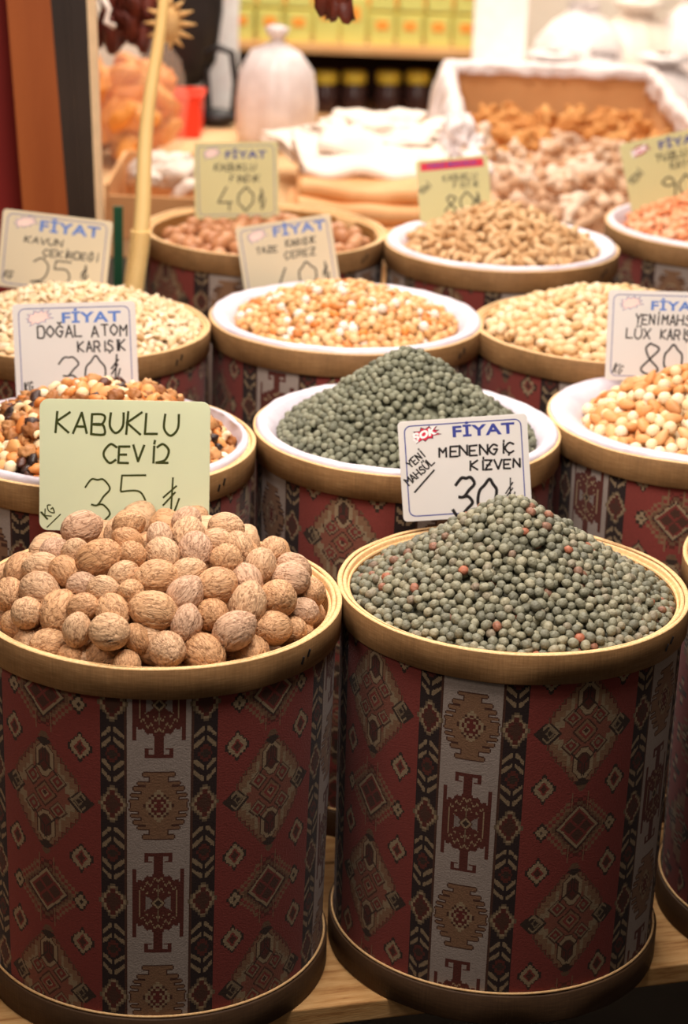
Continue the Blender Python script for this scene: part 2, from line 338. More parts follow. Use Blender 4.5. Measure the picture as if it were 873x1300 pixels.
# ------------------------------------------------------------------ nut shapes
def ico(sub, fn, name, mat):
    bm = bmesh.new(); bmesh.ops.create_icosphere(bm, subdivisions=sub, radius=1)
    for v in bm.verts: v.co = fn(v.co.copy())
    m = D.meshes.new(name); bm.to_mesh(m); bm.free(); m.polygons.foreach_set('use_smooth', [True]*len(m.polygons)); m.materials.append(mat); return m
def walnut_mat():
    t = NT('walnut_shell', .55, .28); r = t.rnd(); c = t.ramp(r, [(0, (206, 156, 110)), (.3, (224, 178, 132)), (.6, (214, 166, 122)), (.75, (230, 190, 148)), (1, (216, 176, 138))])
    v = t.noise(t.co((1, 1, 1)), 60, 5, .6); at = t.nd('ShaderNodeAttribute', attribute_name='groove').outputs['Fac']
    c = t.mix(t.math('MULTIPLY', t.math('POWER', v, 2.), .7), c, (160, 108, 68)); c = t.mix(t.math('MULTIPLY', at, .8), c, (112, 68, 38))
    ln = t.noise(t.co((22, 120, 120)), 2.2, 2, .5); ln = t.math('MAXIMUM', t.math('SUBTRACT', 1., t.math('MULTIPLY', t.math('ABSOLUTE', t.math('SUBTRACT', ln, .5)), 26.)), 0.)
    c = t.mix(t.math('MULTIPLY', ln, .42), c, (118, 74, 44)); w_ = t.noise(t.co((30, 110, 110)), 3, 5, .65); t.col(c).bump(t.math('SUBTRACT', w_, t.math('MULTIPLY', ln, .8)), .6, .0016); return t.m
M['walnut'] = walnut_mat()
def walnut(seed, sub=5):
    rs = random.Random(seed); L = rs.uniform(.0185, .0208); W = L*rs.uniform(.82, .9); Hh = L*rs.uniform(.80, .88); off = Vector((seed*7.3, 1, 2)); gr = []
    bm = bmesh.new(); bmesh.ops.create_icosphere(bm, subdivisions=sub, radius=1)
    for v in bm.verts:
        p = v.co.copy(); w1 = noise.noise(Vector((p.x*1.4, p.y*1.6, p.z*1.6))+off); ang = math.atan2(p.z, p.y)
        q = Vector((p.x*1.15, p.y*4.6, p.z*4.6))+off*2+Vector((w1, w1, w1))*.9
        n1 = abs(noise.noise(q)); n2 = abs(noise.noise(q*2.1)); g1 = max(0, 1-n1/.12); g2 = max(0, 1-n2/.13)
        seam = math.exp(-(p.z/.085)**2); sg = math.exp(-(p.z/.018)**2)
        d = -.06*g1-.028*g2+.05*seam-.055*sg+.035*w1; tip = 1+.10*max(0, abs(p.x)-.8)/.2*(1 if p.x > 0 else .3)
        c = p*(1+d); v.co = Vector((c.x*L*tip, c.y*W, c.z*Hh)); gr.append(min(1, g1*.85+g2*.4+sg*.6)*(.7+.3*w1))
    m = D.meshes.new('walnut'); bm.to_mesh(m); bm.free(); m.polygons.foreach_set('use_smooth', [True]*len(m.polygons))
    m.attributes.new('groove', 'FLOAT', 'POINT').data.foreach_set('value', np.array(gr, np.float32)); m.materials.append(M['walnut']); return m
WAL = [walnut(s) for s in range(1, 7)]
M['berry'] = tinted('terebinth_skin', [(0, (118, 116, 98)), (.2, (138, 136, 114)), (.55, (156, 152, 126)), (.8, (174, 166, 136)), (.93, (150, 138, 116)), (.96, (150, 112, 90)), (.985, (178, 112, 84)), (1, (196, 116, 84))], .5, 400, (50, 50, 42), .62, .9, spec=.35)
M['berry_pale'] = tinted('dusty_terebinth_skin', [(0, (104, 104, 86)), (.5, (130, 130, 108)), (1, (152, 150, 126))], .6, 500, (60, 64, 52), .4, .4)
def berry(seed, s=1.0, sub=2):
    rs = random.Random(seed); a, b = rs.uniform(.98, 1.18), rs.uniform(.82, .98)
    def fn(p):
        d = 1+.15*noise.noise(p*2.4+Vector((seed*3.1, 0, 0))); tip = 1+.06*max(0, p.x-.7)/.3
        return Vector((p.x*a*tip, p.y, p.z*b))*.0041*d*s
    return ico(sub, fn, 'terebinth_berry', M['berry'])
BER = [berry(i) for i in range(5)]
def ellip(name, mat, ax, wr=.06, fr=2.5, seed=0, sub=2, taper=0, bend=0):
    def fn(p):
        d = 1+wr*noise.noise(p*fr+Vector((seed*5.3, 2, 1))); k = 1-taper*p.x
        return Vector((p.x*ax[0], p.y*ax[1]*k, p.z*ax[2]*k+bend*p.x*p.x*ax[0]))*d
    return ico(sub, fn, name, mat)
M['hazel_white'] = tinted('blanched_hazelnut', [(0, (236, 208, 158)), (.5, (246, 226, 184)), (1, (250, 236, 206))], .5, 120, (200, 140, 80), .35, .2)
M['almond'] = tinted('roasted_almond', [(0, (220, 148, 84)), (.5, (230, 166, 104)), (.8, (238, 188, 130)), (1, (206, 130, 72))], .5, 150, (150, 80, 30), .4, .3)
M['peanut'] = tinted('peanut_shell', [(0, (208, 162, 112)), (.5, (224, 184, 134)), (1, (236, 202, 156))], .7, 180, (140, 92, 50), .5, .9, bsc=140)
M['hazel_shell'] = tinted('hazelnut_shell', [(0, (176, 116, 76)), (.5, (198, 138, 94)), (1, (212, 158, 114))], .45, 60, (110, 60, 30), .4, .2)
M['seed'] = tinted('cream_seed', [(0, (226, 196, 150)), (.5, (240, 218, 178)), (1, (248, 232, 204))], .55, 120, (190, 130, 70), .35, .2)
M['pistachio'] = tinted('cream_pistachio', [(0, (222, 184, 130)), (.6, (238, 208, 162)), (1, (246, 224, 188))], .55, 120, (176, 116, 60), .4, .2)
M['kernel'] = tinted('roasted_yellow_kernel', [(0, (214, 160, 98)), (.25, (226, 178, 116)), (.6, (236, 194, 136)), (.85, (244, 216, 168)), (.93, (216, 136, 72)), (.97, (232, 140, 62)), (1, (240, 150, 66))], .45, 120, (160, 90, 40), .4, .2)
M['white_chickpea'] = tinted('sugared_chickpea', [(0, (236, 222, 206)), (1, (248, 240, 228))], .5, 120, (200, 170, 140), .2, .3)
M['pink_kernel'] = tinted('pink_kernel', [(0, (226, 140, 92)), (.5, (238, 166, 116)), (1, (246, 196, 156))], .5, 120, (180, 90, 50), .35, .2)
M['raisin'] = tinted('raisin', [(0, (44, 26, 20)), (.5, (72, 38, 24)), (1, (104, 52, 28))], .45, 200, (20, 10, 8), .4, .9, spec=.5)
M['apricot_bit'] = tinted('dried_apricot', [(0, (208, 124, 60)), (.5, (226, 150, 82)), (1, (238, 180, 114))], .45, 90, (150, 70, 20), .4, .6)
M['walnut_kernel'] = tinted('walnut_kernel', [(0, (150, 92, 48)), (.5, (190, 128, 74)), (1, (216, 160, 104))], .55, 160, (90, 46, 20), .5, .9)
M['cashew'] = tinted('cashew', [(0, (236, 206, 160)), (1, (246, 228, 194))], .5, 120, (200, 150, 90), .3, .2)
def peanut(seed):
    rs = random.Random(seed); L = rs.uniform(.0095, .0115)
    def fn(p):
        k = 1-.20*math.exp(-((p.x-.05)/.3)**2); d = 1+.07*noise.noise(p*5+Vector((seed, 0, 0)))
        return Vector((p.x*L, p.y*.0052*k*d, p.z*.0050*k*d+.0012*math.sin(p.x*2+seed)))
    return ico(2, fn, 'peanut', M['peanut'])
def cashew_mesh(s):
    V, Fc = tube([(.006*math.cos(a), .006*math.sin(a), .0008*math.sin(3*a)) for a in np.linspace(-.2, 3.2, 9)], [.0012, .0026, .0032, .0034, .0032, .003, .0028, .0024, .001], 8)
    Fc = [t_ for f in Fc for t_ in [(f[0], f[i], f[i+1]) for i in range(1, len(f)-1)]]; m = mesh('cashew_nut', V, Fc); m.materials.append(M['cashew']); return m
K = {  # kind: (meshes, effective radius, object name)
 'walnut': (WAL, .0175), 'berry': (BER, .0041),
 'hazelnut': ([ellip('hazelnut', M['hazel_white'], (.0066, .0062, .0062), .08, 1.6, i) for i in range(3)], .0063),
 'almond': ([ellip('almond', M['almond'], (.0100, .0060, .0042), .06, 2, i, taper=.25) for i in range(4)], .0064),
 'peanut': ([peanut(i) for i in range(5)], .0064),
 'hazelnut_in_shell': ([ellip('hazelnut_in_shell', M['hazel_shell'], (.0118, .0098, .0098), .05, 1.5, i, taper=.12) for i in range(3)], .0103),
 'seed': ([ellip('seed', M['seed'], (.0068, .0038, .0022), .08, 2, i, taper=.25) for i in range(3)], .0042),
 'pistachio': ([ellip('pistachio', M['pistachio'], (.0080, .0054, .0052), .07, 2, i, taper=.15) for i in range(4)], .0058),
 'kernel': ([ellip('kernel', M['kernel'], (.0062, .0050, .0044), .12, 1.8, i, taper=.2) for i in range(4)], .0050),
 'chickpea': ([ellip('chickpea', M['white_chickpea'], (.0058, .0054, .0052), .1, 2, i) for i in range(2)], .0053),
 'pink_kernel': ([ellip('pink_kernel', M['pink_kernel'], (.0086, .0052, .0044), .08, 2, i, taper=.2) for i in range(3)], .0058),
 'raisin': ([ellip('raisin', M['raisin'], (.0072, .0050, .0042), .35, 3, i) for i in range(3)], .0052),
 'apricot_piece': ([ellip('apricot_piece', M['apricot_bit'], (.0085, .0066, .0042), .5, 1.7, i) for i in range(4)], .0062),
 'walnut_kernel': ([ellip('walnut_kernel', M['walnut_kernel'], (.0088, .0072, .0055), .6, 2.6, i, sub=3) for i in range(3)], .0068),
 'cashew_nut': ([cashew_mesh(0)], .0058),
}
# ------------------------------------------------------------------ heaps
def heap_points(r0, hf, rad_fn, iters=34, fill=.80, seed=0, avoid=None, cull=None):
    """points on the heap surface, pushed apart until they just touch"""
    g = np.random.default_rng(seed); rm = rad_fn(g, 400).mean(); N = int(r0*r0*fill*1.12/(rm*rm)); N = min(N, 1500)
    rad = rad_fn(g, N); rho = np.sqrt(g.random(N))*(r0-rad); th = g.random(N)*2*PI; x = rho*np.cos(th); y = rho*np.sin(th)
    dz = g.uniform(-.25, .25, N)*rad
    S2 = (rad[:, None]+rad[None])*.97
    for it in range(iters):
        z = hf(x, y)+dz; dx = x[:, None]-x[None]; dy = y[:, None]-y[None]; dd = z[:, None]-z[None]; d = np.sqrt(dx*dx+dy*dy+dd*dd)+1e-7; np.fill_diagonal(d, 9)
        ov = np.maximum(0, S2-d)*.42/d; x = x+(ov*dx).sum(1); y = y+(ov*dy).sum(1); dz = np.clip(dz+.35*(ov*dd).sum(1), -.9*rad, .7*rad)
        rr = np.hypot(x, y)+1e-9; k = np.minimum(1, (r0-rad)/rr); x *= k; y *= k
    return x, y, hf(x, y)+dz, rad
def orient(nrm, g, tilt=.5, elong=True):
    yaw = g.uniform(0, 2*PI); q = Vector(nrm).to_track_quat('Z', 'Y') if elong else Euler((g.uniform(0, 6.28), g.uniform(0, 6.28), g.uniform(0, 6.28))).to_quaternion()
    e = Euler((g.gauss(0, tilt), g.gauss(0, tilt), 0)).to_quaternion(); return q @ e @ Euler((0, 0, yaw)).to_quaternion()
def normal(hf, x, y):
    e = .002; return Vector((-(hf(x+e, y)-hf(x-e, y))/(2*e), -(hf(x, y+e)-hf(x, y-e))/(2*e), 1)).normalized()
def np_of(me):
    n = len(me.vertices); V = np.empty(n*3, np.float32); me.vertices.foreach_get('co', V); Fq = np.empty(len(me.loops), np.int32); me.loops.foreach_get('vertex_index', Fq); return V.reshape(-1, 3), Fq.reshape(-1, 3)
LOW = {}
def low(me, name, mat):
    """a lighter copy of a piece for the joined rest of a heap"""
    if me.name not in LOW:
        bm = bmesh.new(); bm.from_mesh(me)
        sc = [max(abs(v.co[i]) for v in bm.verts) for i in range(3)]; bm.free(); b2 = bmesh.new(); bmesh.ops.create_icosphere(b2, subdivisions=2, radius=1)
        for v in b2.verts: v.co = Vector((v.co.x*sc[0], v.co.y*sc[1], v.co.z*sc[2]))*(1+.05*noise.noise(v.co*2))
        m = D.meshes.new('low'); b2.to_mesh(m); b2.free(); LOW[me.name] = m
    return LOW[me.name]
def join_stuff(name, label, cat, items, mats, core=None):
    """items: (mesh, location, quaternion, scale, material index) -> one mesh object with a tint per piece"""
    Vs, Fs, Ts, Ms = [], [], [], []; off = 0
    for me, loc, q, s, mi in items:
        V, Fq = np_of(me); R = np.array(q.to_matrix())*s; Vs.append(V@R.T+np.array(loc)); Fs.append(Fq+off); Ts.append(np.full(len(V), random.random(), np.float32)); Ms.append(np.full(len(Fq), mi)); off += len(V)
    if core is not None:
        V, Fq = core; V = np.array(V, np.float32); Vs.append(V); Fs.append(np.array(Fq)+off); Ts.append(np.full(len(V), .3, np.float32)); Ms.append(np.full(len(Fq), 0))
    m = fast_mesh(name, np.concatenate(Vs), np.concatenate(Fs)); m.attributes.new('tint', 'FLOAT', 'POINT').data.foreach_set('value', np.concatenate(Ts))
    for k in mats: m.materials.append(k)
    m.polygons.foreach_set('material_index', np.concatenate(Ms).astype(np.int32)); o = obj(name, m); return tag(o, label, cat, None, 'stuff')
def core_of(c, r0, hf, drop):
    V = []; Fq = []; n = 36; rings = 12
    for i in range(rings+1):
        for j in range(n):
            r = r0*i/rings; a = 2*PI*j/n; x, y = r*math.cos(a), r*math.sin(a); V.append((c[0]+x, c[1]+y, c[2]+float(hf(x, y))-drop))
    for i in range(rings):
        for j in range(n):
            a, b, d, e = i*n+j, i*n+(j+1) % n, (i+1)*n+(j+1) % n, (i+1)*n+j
            Fq += [(a, e, d), (a, d, b)] if i else [(a, e, d)]
    return V, Fq
COUNT = {}
def heap(key, r0, hf, kinds, rest, labels, seed, limit=300, layers=1, tilt=.35, cx=0, cy=0, fill=.80):
    """kinds: [(kind, weight)]; labels: kind -> (label, category, group)"""
    bx, by, bz, _ = BAR[key]; c = (bx+cx, by+cy, bz); ks = [k for k, _ in kinds]; ws = np.array([q for _, q in kinds], float); ws /= ws.sum()
    pick = {}
    def rad_fn(g, n):
        i = g.choice(len(ks), n, p=ws); pick['i'] = i; pick['s'] = g.uniform(.88, 1.12, n); return np.array([K[k][1] for k in ks])[i]*pick['s']
    x, y, z, rad = heap_points(r0, hf, rad_fn, seed=seed, fill=fill); g = random.Random(seed); items = []; todo = []
    mats = []
    for k in ks:
        mt = K[k][0][0].materials[0]
        if mt not in mats: mats.append(mt)
    for n in range(len(x)):
        k = ks[pick['i'][n]]; me = g.choice(K[k][0]); nr = normal(hf, x[n], y[n]); q = orient(nr, g, tilt); p = Vector((c[0]+x[n], c[1]+y[n], c[2]+z[n])); u, v = proj(p)
        facing = nr.dot((CC-p).normalized()); todo.append((-(CC-p).length if (facing > .05 and -8 < u < 881 and -8 < v < 1308) else -99, k, me, p, q, float(pick['s'][n])))
    todo.sort(key=lambda t_: -t_[0]); used = {}
    for t_ in todo:
        d, k, me, p, q, s = t_
        if d > -50 and COUNT.get(k, 0) < limit and k in labels:
            o = D.objects.new(K[k][0][0].name.split('.')[0], me); COL.objects.link(o); o.location = p; o.rotation_euler = q.to_euler(); o.scale = (s, s, s); tag(o, *labels[k]); COUNT[k] = COUNT.get(k, 0)+1
        else: items.append((low(me, '', None) if len(me.vertices) > 300 else me, p, q, s, mats.index(me.materials[0])))
    # a second, lower layer closes the gaps
    rm = float(rad.mean()); hf2 = lambda a, b: hf(a, b)-rm*1.35
    x, y, z, rad = heap_points(r0, hf2, rad_fn, iters=10, seed=seed+50, fill=fill*.9)
    for n in range(len(x)):
        k = ks[pick['i'][n]]; me = g.choice(K[k][0]); me = low(me, '', None) if len(me.vertices) > 300 else me
        items.append((me, (c[0]+x[n], c[1]+y[n], c[2]+z[n]), orient((0, 0, 1), g, .8), float(pick['s'][n]), mats.index(K[k][0][0].materials[0])))
    join_stuff(rest[0], rest[1], rest[2], items, mats, core_of(c, r0, hf, rm*2.6))
def cone(H, r, px=0., py=0., base=-.012, sharp=.10, p=1.15):
    def f(x, y):
        d = np.hypot(x-px*(1-np.minimum(1, np.hypot(x, y)/r)), y-py*(1-np.minimum(1, np.hypot(x, y)/r)))/r; k = (np.sqrt(d*d+sharp*sharp)-sharp)/(np.sqrt(1+sharp*sharp)-sharp)
        return base+H*np.clip(1-k, -.1, 1)**p
    return f
def dome(H, r, base=-.008, p=2., px=0, py=0):
    return lambda x, y: base+H*(1-np.clip(np.hypot(x-px, y-py)/r, 0, 1.1)**p)
heap('B', .1385, cone(.084, .1385, -.004, 0, -.011, .14, 1.12), [('berry', 1)], ('terebinth_berries', 'rest of the dark green berry heap in the front right barrel', 'berries'),
     {'berry': ('small round grey green terebinth berry on the near slope of the front right heap', 'berry', 'terebinth berries on the near side of the front heap')}, 3, fill=.86)
K['berry'] = ([berry(i, .95) for i in range(10, 14)], .0039)
for m_ in K['berry'][0]: m_.materials.clear(); m_.materials.append(M['berry_pale'])
heap('E', .127, cone(.084, .127, -.002, 0, -.008, .13, 1.05), [('berry', 1)], ('terebinth_berries', 'heap of dusty grey green berries in the white lined middle barrel', 'berries'), {}, 4, fill=.86)
heap('C', .137, dome(.03, .137, -.012), [('berry', 1)], ('terebinth_berries', 'grey berries in the barrel cut off by the right edge', 'berries'), {}, 5)
heap('F', .118, dome(.057, .118, -.010, 1.5), [('hazelnut', .42), ('almond', .58)], ('roasted_nuts', 'rest of the hazelnut and almond heap in the right barrel', 'nuts'),
     {'hazelnut': ('round white blanched hazelnut in the right edge barrel', 'hazelnut', 'blanched hazelnuts in the right edge barrel'), 'almond': ('orange brown roasted almond in the right edge barrel', 'almond', 'roasted almonds in the right edge barrel')}, 6)
heap('D', .130, dome(.058, .130, -.010, 1.7), [('raisin', .20), ('apricot_piece', .28), ('walnut_kernel', .24), ('almond', .12), ('cashew_nut', .08), ('hazelnut', .10)], ('trail_mix', 'rest of the mixed dried fruit and nuts behind the walnut sign', 'mixed nuts'),
     {k: (l, c_, g_) for k, l, c_, g_ in (('raisin', 'dark brown wrinkled raisin in the mix behind the walnut sign', 'raisin', 'raisins in the fruit and nut mix'), ('apricot_piece', 'orange piece of dried fruit in the mix behind the walnut sign', 'dried fruit', 'dried fruit pieces in the mix'), ('walnut_kernel', 'brown shelled walnut kernel in the mix behind the walnut sign', 'walnut', 'walnut kernels in the mix'), ('almond', 'almond in the fruit and nut mix behind the walnut sign', 'almond', 'almonds in the mix'), ('cashew_nut', 'pale curved cashew in the mix behind the walnut sign', 'cashew', 'cashews in the mix'), ('hazelnut', 'round cream hazelnut in the mix behind the walnut sign', 'hazelnut', 'hazelnuts in the mix'))}, 7, tilt=.6)
heap('H', .125, dome(.037, .125, -.006, 1.7), [('kernel', .82), ('chickpea', .13), ('apricot_piece', .05)], ('roasted_mix', 'rest of the yellow roasted mix in the centre barrel', 'mixed nuts'),
     {'kernel': ('yellow brown roasted kernel in the centre white lined barrel', 'nut', 'roasted kernels in the centre barrel'), 'chickpea': ('round white chickpea in the centre white lined barrel', 'chickpea', 'white chickpeas in the centre barrel'), 'apricot_piece': ('orange dried fruit piece in the centre white lined barrel', 'dried fruit', 'dried fruit pieces in the centre barrel')}, 8)
heap('G', .139, dome(.040, .139, -.004, 1.6), [('seed', 1)], ('cream_seeds', 'rest of the pale cream seeds in the left edge barrel', 'seeds'), {'seed': ('pale cream flat seed in the left edge barrel', 'seed', 'cream seeds in the left edge barrel')}, 9, tilt=.6)
heap('I', .138, dome(.042, .138, -.004, 1.5), [('pistachio', 1)], ('pistachios', 'rest of the cream pistachio heap right of centre', 'nuts'), {'pistachio': ('cream coloured pistachio in the unlined barrel right of centre', 'pistachio', 'pistachios in the barrel right of centre')}, 10)
heap('J', .136, dome(.012, .136, -.024, 2.), [('hazelnut_in_shell', 1)], ('hazelnuts_in_shell', 'lower hazelnuts in shell in the rearmost left barrel', 'nuts'), {'hazelnut_in_shell': ('brown hazelnut in shell in the rearmost left barrel', 'hazelnut', 'hazelnuts in shell in the rear left barrel')}, 11)
heap('K', .122, dome(.050, .122, -.006, 1.5), [('peanut', 1)], ('peanuts', 'rest of the peanut heap in the rear white lined barrel', 'nuts'), {'peanut': ('tan peanut in its shell in the rear white lined barrel', 'peanut', 'peanuts in shell in the rear barrel')}, 12, tilt=.5)
heap('L', .128, dome(.045, .128, -.004, 1.5), [('pink_kernel', 1)], ('pink_kernels', 'rest of the pinkish kernels in the rear right barrel', 'nuts'), {'pink_kernel': ('pinkish orange kernel in the rear right barrel', 'nut', 'pink kernels in the rear right barrel')}, 13)

# walnuts: the visible ones where they lie in the heap, from measured directions met with the heap's surface
WP = [(205,398,52,1),(324,388,48,0),(470,385,46,1),(567,402,50,0),(130,470,48,1),(195,462,44,0),(325,438,44,0),(402,420,40,1),(475,416,50,0),(588,442,44,0),(690,455,44,0),(735,500,46,1),(40,508,50,0),(115,500,46,0),(252,488,60,0),(340,475,42,0),(402,476,54,0),(472,458,52,1),(553,480,50,0),(650,485,48,0),(22,580,50,0),(112,562,50,0),(180,522,42,0),(205,562,44,1),(303,528,42,0),(362,532,54,0),(470,522,44,0),(540,547,54,0),(618,532,44,1),(705,526,50,1),(272,562,42,0),(198,598,42,0),(125,640,58,0),(58,632,46,0),(283,605,48,0),(382,616,58,0),(350,572,42,0),(455,576,52,1),(625,592,52,0),(714,582,58,0),(780,565,42,0),(788,610,44,1),(212,640,42,0),(100,682,50,0),(215,702,60,0),(265,670,50,0),(330,682,42,0),(395,696,52,0),(473,648,46,1),(530,630,46,0),(596,664,52,1),(690,657,50,0),(506,706,56,0),(640,702,50,0),(760,660,42,0),(312,732,40,0),(12,645,42,0),(50,690,42,0),(-30,560,50,0),(-40,640,50,0),(160,730,40,0),(600,450,42,0),(-60,600,50,0),(-20,480,48,0)]
bx, by, bz, _ = BAR['A']; whf = dome(.052, .14, -.004, 2.2, 0, .02)
pts = []
for (zx, zy, wz, pale) in WP:
    px, py = zx*.504, 470+zy*.504; lo, hi = 1.3, 2.1
    for _i in range(40):
        md = (lo+hi)/2; p = P(px, py, md); h = bz+.010+float(whf(p.x-bx, p.y-by))
        if p.z > h: lo = md
        else: hi = md
    p = P(px, py, lo); s = wz*1.78/2750/2/(.0188 if zy > 480 else .0200); pts.append([p, s, pale])
R0w = .1385
for it in range(30):
    for i in range(len(pts)):
        for j in range(i):
            d = pts[i][0]-pts[j][0]; dl = d.length; need = .0160*(pts[i][1]+pts[j][1])
            if dl < need:
                m_ = d*((need-dl)/dl*.25); m_.x *= .9; m_.z *= .3; pts[i][0] += m_; pts[j][0] -= m_
    for q in pts:
        d = Vector((q[0].x-bx, q[0].y-by)); lim = R0w-.0165*q[1]
        if d.length > lim and abs(q[0].z-bz) < .02: k = lim/d.length; q[0].x = bx+d.x*k; q[0].y = by+d.y*k
inpic = sorted(range(len(pts)), key=lambda i: proj(pts[i][0])[1])
rows_ = [('at the back against the price card', 661, 690), ('in the second row from the back', 690, 716), ('in the third row from the back', 716, 744), ('in the middle row of the heap', 744, 776), ('in the second row from the front', 776, 806), ('in the front row along the rim', 806, 900)]
ORD = ['leftmost', 'second from the left', 'third from the left', 'fourth from the left', 'fifth from the left', 'sixth from the left', 'seventh from the left', 'eighth from the left', 'ninth from the left', 'tenth from the left', 'eleventh from the left', 'twelfth from the left', 'thirteenth from the left', 'fourteenth from the left', 'fifteenth from the left', 'sixteenth from the left', 'seventeenth from the left']
byrow = {}
for i in inpic:
    v = proj(pts[i][0])[1]; r = min([k for k, (n_, a, b) in enumerate(rows_) if v < b] or [5]); byrow.setdefault(r, []).append(i)
wl = {}
for r, L_ in byrow.items():
    vis = [i for i in sorted(L_, key=lambda i: proj(pts[i][0])[0]) if proj(pts[i][0])[0] > -12]
    for n_, i in enumerate(vis): wl[i] = ('pale greyish walnut, ' if pts[i][2] else 'tan brown walnut, ')+ORD[n_]+' '+rows_[r][0]
gw = random.Random(4)
M['walnut_pale'] = None
def pale_walnut():
    m = M['walnut'].copy(); m.name = 'pale_walnut_shell'
    for n_ in m.node_tree.nodes:
        if n_.bl_idname == 'ShaderNodeValToRGB':
            for e_, c_ in ([] if len(n_.color_ramp.elements) < 5 else []) or zip(n_.color_ramp.elements, [(214, 172, 140), (220, 182, 150), (208, 168, 140), (222, 186, 152), (212, 174, 144)]): e_.color = (*lin(c_), 1)
    return m
M['walnut_pale'] = pale_walnut()
for i, (p, s, pale) in enumerate(pts):
    o = D.objects.new('walnut', gw.choice(WAL)); COL.objects.link(o); o.location = p; o.scale = (s, s*.98, s); o.rotation_euler = (gw.uniform(0, 6.28), gw.gauss(0, .5), gw.uniform(0, 6.28))
    if pale: o.material_slots[0].link = 'OBJECT'; o.material_slots[0].material = M['walnut_pale']
    tag(o, wl.get(i, 'walnut at the far left of the heap, outside the picture'), 'walnut', 'walnuts heaped in the front left barrel')
K['walnut'] = (WAL, .0175)
items = []; hf_ = lambda a, b: whf(a, b)-.0165
x, y, z, rad = heap_points(.137, hf_, lambda g, n: np.full(n, .0172), seed=77, iters=25)
WLOW = walnut(9, 4)
for n in range(len(x)): items.append((WLOW, (bx+x[n], by+y[n], bz+z[n]), orient((0, 0, 1), gw, 1.), .93, 0))
join_stuff('walnuts', 'lower layer of walnuts showing between the top ones in the front left barrel', 'walnuts', items, [M['walnut']], core_of((bx, by, bz), .137, whf, .06))

# ------------------------------------------------------------------ handwriting
def st(s):
    out = []
    for part in s.split(';'):
        sm = part.startswith('~'); part = part.lstrip('~'); out.append((sm, [(int(a[0], 36)/4, int(a[1], 36)/6) for a in part.split()]))
    return out
GL = {'A': '00 26 40;12 32', 'B': '00 06;~06 36 45 33 03;~03 33 42 40 00', 'C': '~45 26 04 02 20 41', 'D': '00 06;~06 36 43 30 00', 'E': '46 06 00 40;03 33', 'F': '46 06 00;03 33', 'G': '~45 26 04 02 20 31 43;43 23', 'H': '00 06;40 46;03 43', 'I': '20 26',
      'J': '~36 31 10 01', 'K': '00 06;46 03 40', 'L': '06 00 40', 'M': '00 06 23 46 40', 'N': '00 06 40 46', 'O': '~42 44 35 26 15 04 02 11 20 31 42', 'P': '00 06;~06 36 44 33 03', 'R': '00 06;~06 36 44 33 03;23 40', 'S': '~45 26 14 33 41 20 01', 'T': '06 46;26 20', 'U': '~06 02 20 42 46',
      'V': '06 20 46', 'X': '00 46;06 40', 'Y': '06 23 46;23 20', 'Z': '06 46 00 40;13 33', '0': '~42 44 35 26 15 04 02 11 20 31 42', '1': '14 26 20', '2': '~05 26 44 31 00;00 40', '3': '~05 16 26 36 45 34 23 13;~23 33 42 31 20 10 01', '4': '26 02 42;32 30', '5': '46 06 04;~04 34 42 20 01', '6': '~46 14 01 20 41 33 02', '8': '~26 15 23 41 20 01 23 45 26', '9': '~44 24 15 36 44 30 10', '.': '20 21',
      't': '26 20;~20 31 43;03 35;02 34', '/': '00 46', ',': '21 10', "'": '26 25'}
EXTRA = {'İ': ('I', '27 28'), 'Ğ': ('G', '18 27 38'), 'Ü': ('U', '17 18;37 38'), 'Ş': ('S', '20 2-'), 'Ç': ('C', '20 2-')}
def catmull(p, n=6):
    q = []; m = len(p)
    for i in range(m-1):
        a, b, c, d = p[max(0, i-1)], p[i], p[i+1], p[min(m-1, i+2)]
        for k in range(n):
            u = k/n; q.append(tuple(.5*((2*b[j])+(-a[j]+c[j])*u+(2*a[j]-5*b[j]+4*c[j]-d[j])*u*u+(-a[j]+3*b[j]-3*c[j]+d[j])*u**3) for j in (0, 1)))
    return q+[p[-1]]
def glyph(ch):
    if ch in EXTRA:
        b, e = EXTRA[ch]; g = st(GL[b])
        if '-' in e: return g+[(False, [(.5, 0), (.42, -.2)])]
        return g+st(e)
    return st(GL[ch]) if ch in GL else []
def ribbon(V, Fc, pts, wd, z):
    for i in range(len(pts)-1):
        a, b = Vector((*pts[i], 0)), Vector((*pts[i+1], 0)); d = b-a
        if d.length < 1e-6: continue
        d.normalize(); n = Vector((-d.y, d.x, 0))*wd/2; e = d*wd*.3; k = len(V)
        for q in (a-e-n, b+e-n, b+e+n, a-e+n): V.append((q.x, q.y, z))
        Fc.append((k, k+1, k+2, k+3)); z += 1e-6
def write(lines, jit=1):
    """lines: (text, x, y, height, width per letter, slant, rotation, pen) in metres on the card face (y up)"""
    V, Fc = [], []
    g = random.Random(len(lines)*7+len(lines[0][0]))
    for (tx, x, y, h, cw, sl, ro, pen) in lines:
        cr, sr = math.cos(ro), math.sin(ro); u = 0
        for ch in tx:
            if ch == ' ': u += cw*.8; continue
            jx, jy, js = g.uniform(-.04, .04)*cw*jit, g.uniform(-.06, .06)*h*jit, 1+g.uniform(-.07, .07)*jit
            nar = .25 if ch in 'Iİ1' else 1
            for sm, pl in glyph(ch):
                pl = [((q[0]-.5)*nar+.5, q[1]) for q in pl]; pl = [((q[0]+g.uniform(-.04, .04)*jit*(.3 if sm else 1)), q[1]+g.uniform(-.025, .025)*jit*(.3 if sm else 1)) for q in pl]
                if sm: pl = catmull(pl)
                L_ = [(u+jx+q[0]*cw*.74*js+sl*q[1]*h, jy+q[1]*h*js) for q in pl]; ribbon(V, Fc, [(x+a*cr-b*sr, y+a*sr+b*cr) for a, b in L_], pen, .0002+1e-5*g.random())
            u += cw*(.55 if nar < 1 else 1)
    return mesh('handwriting', V, Fc, False)
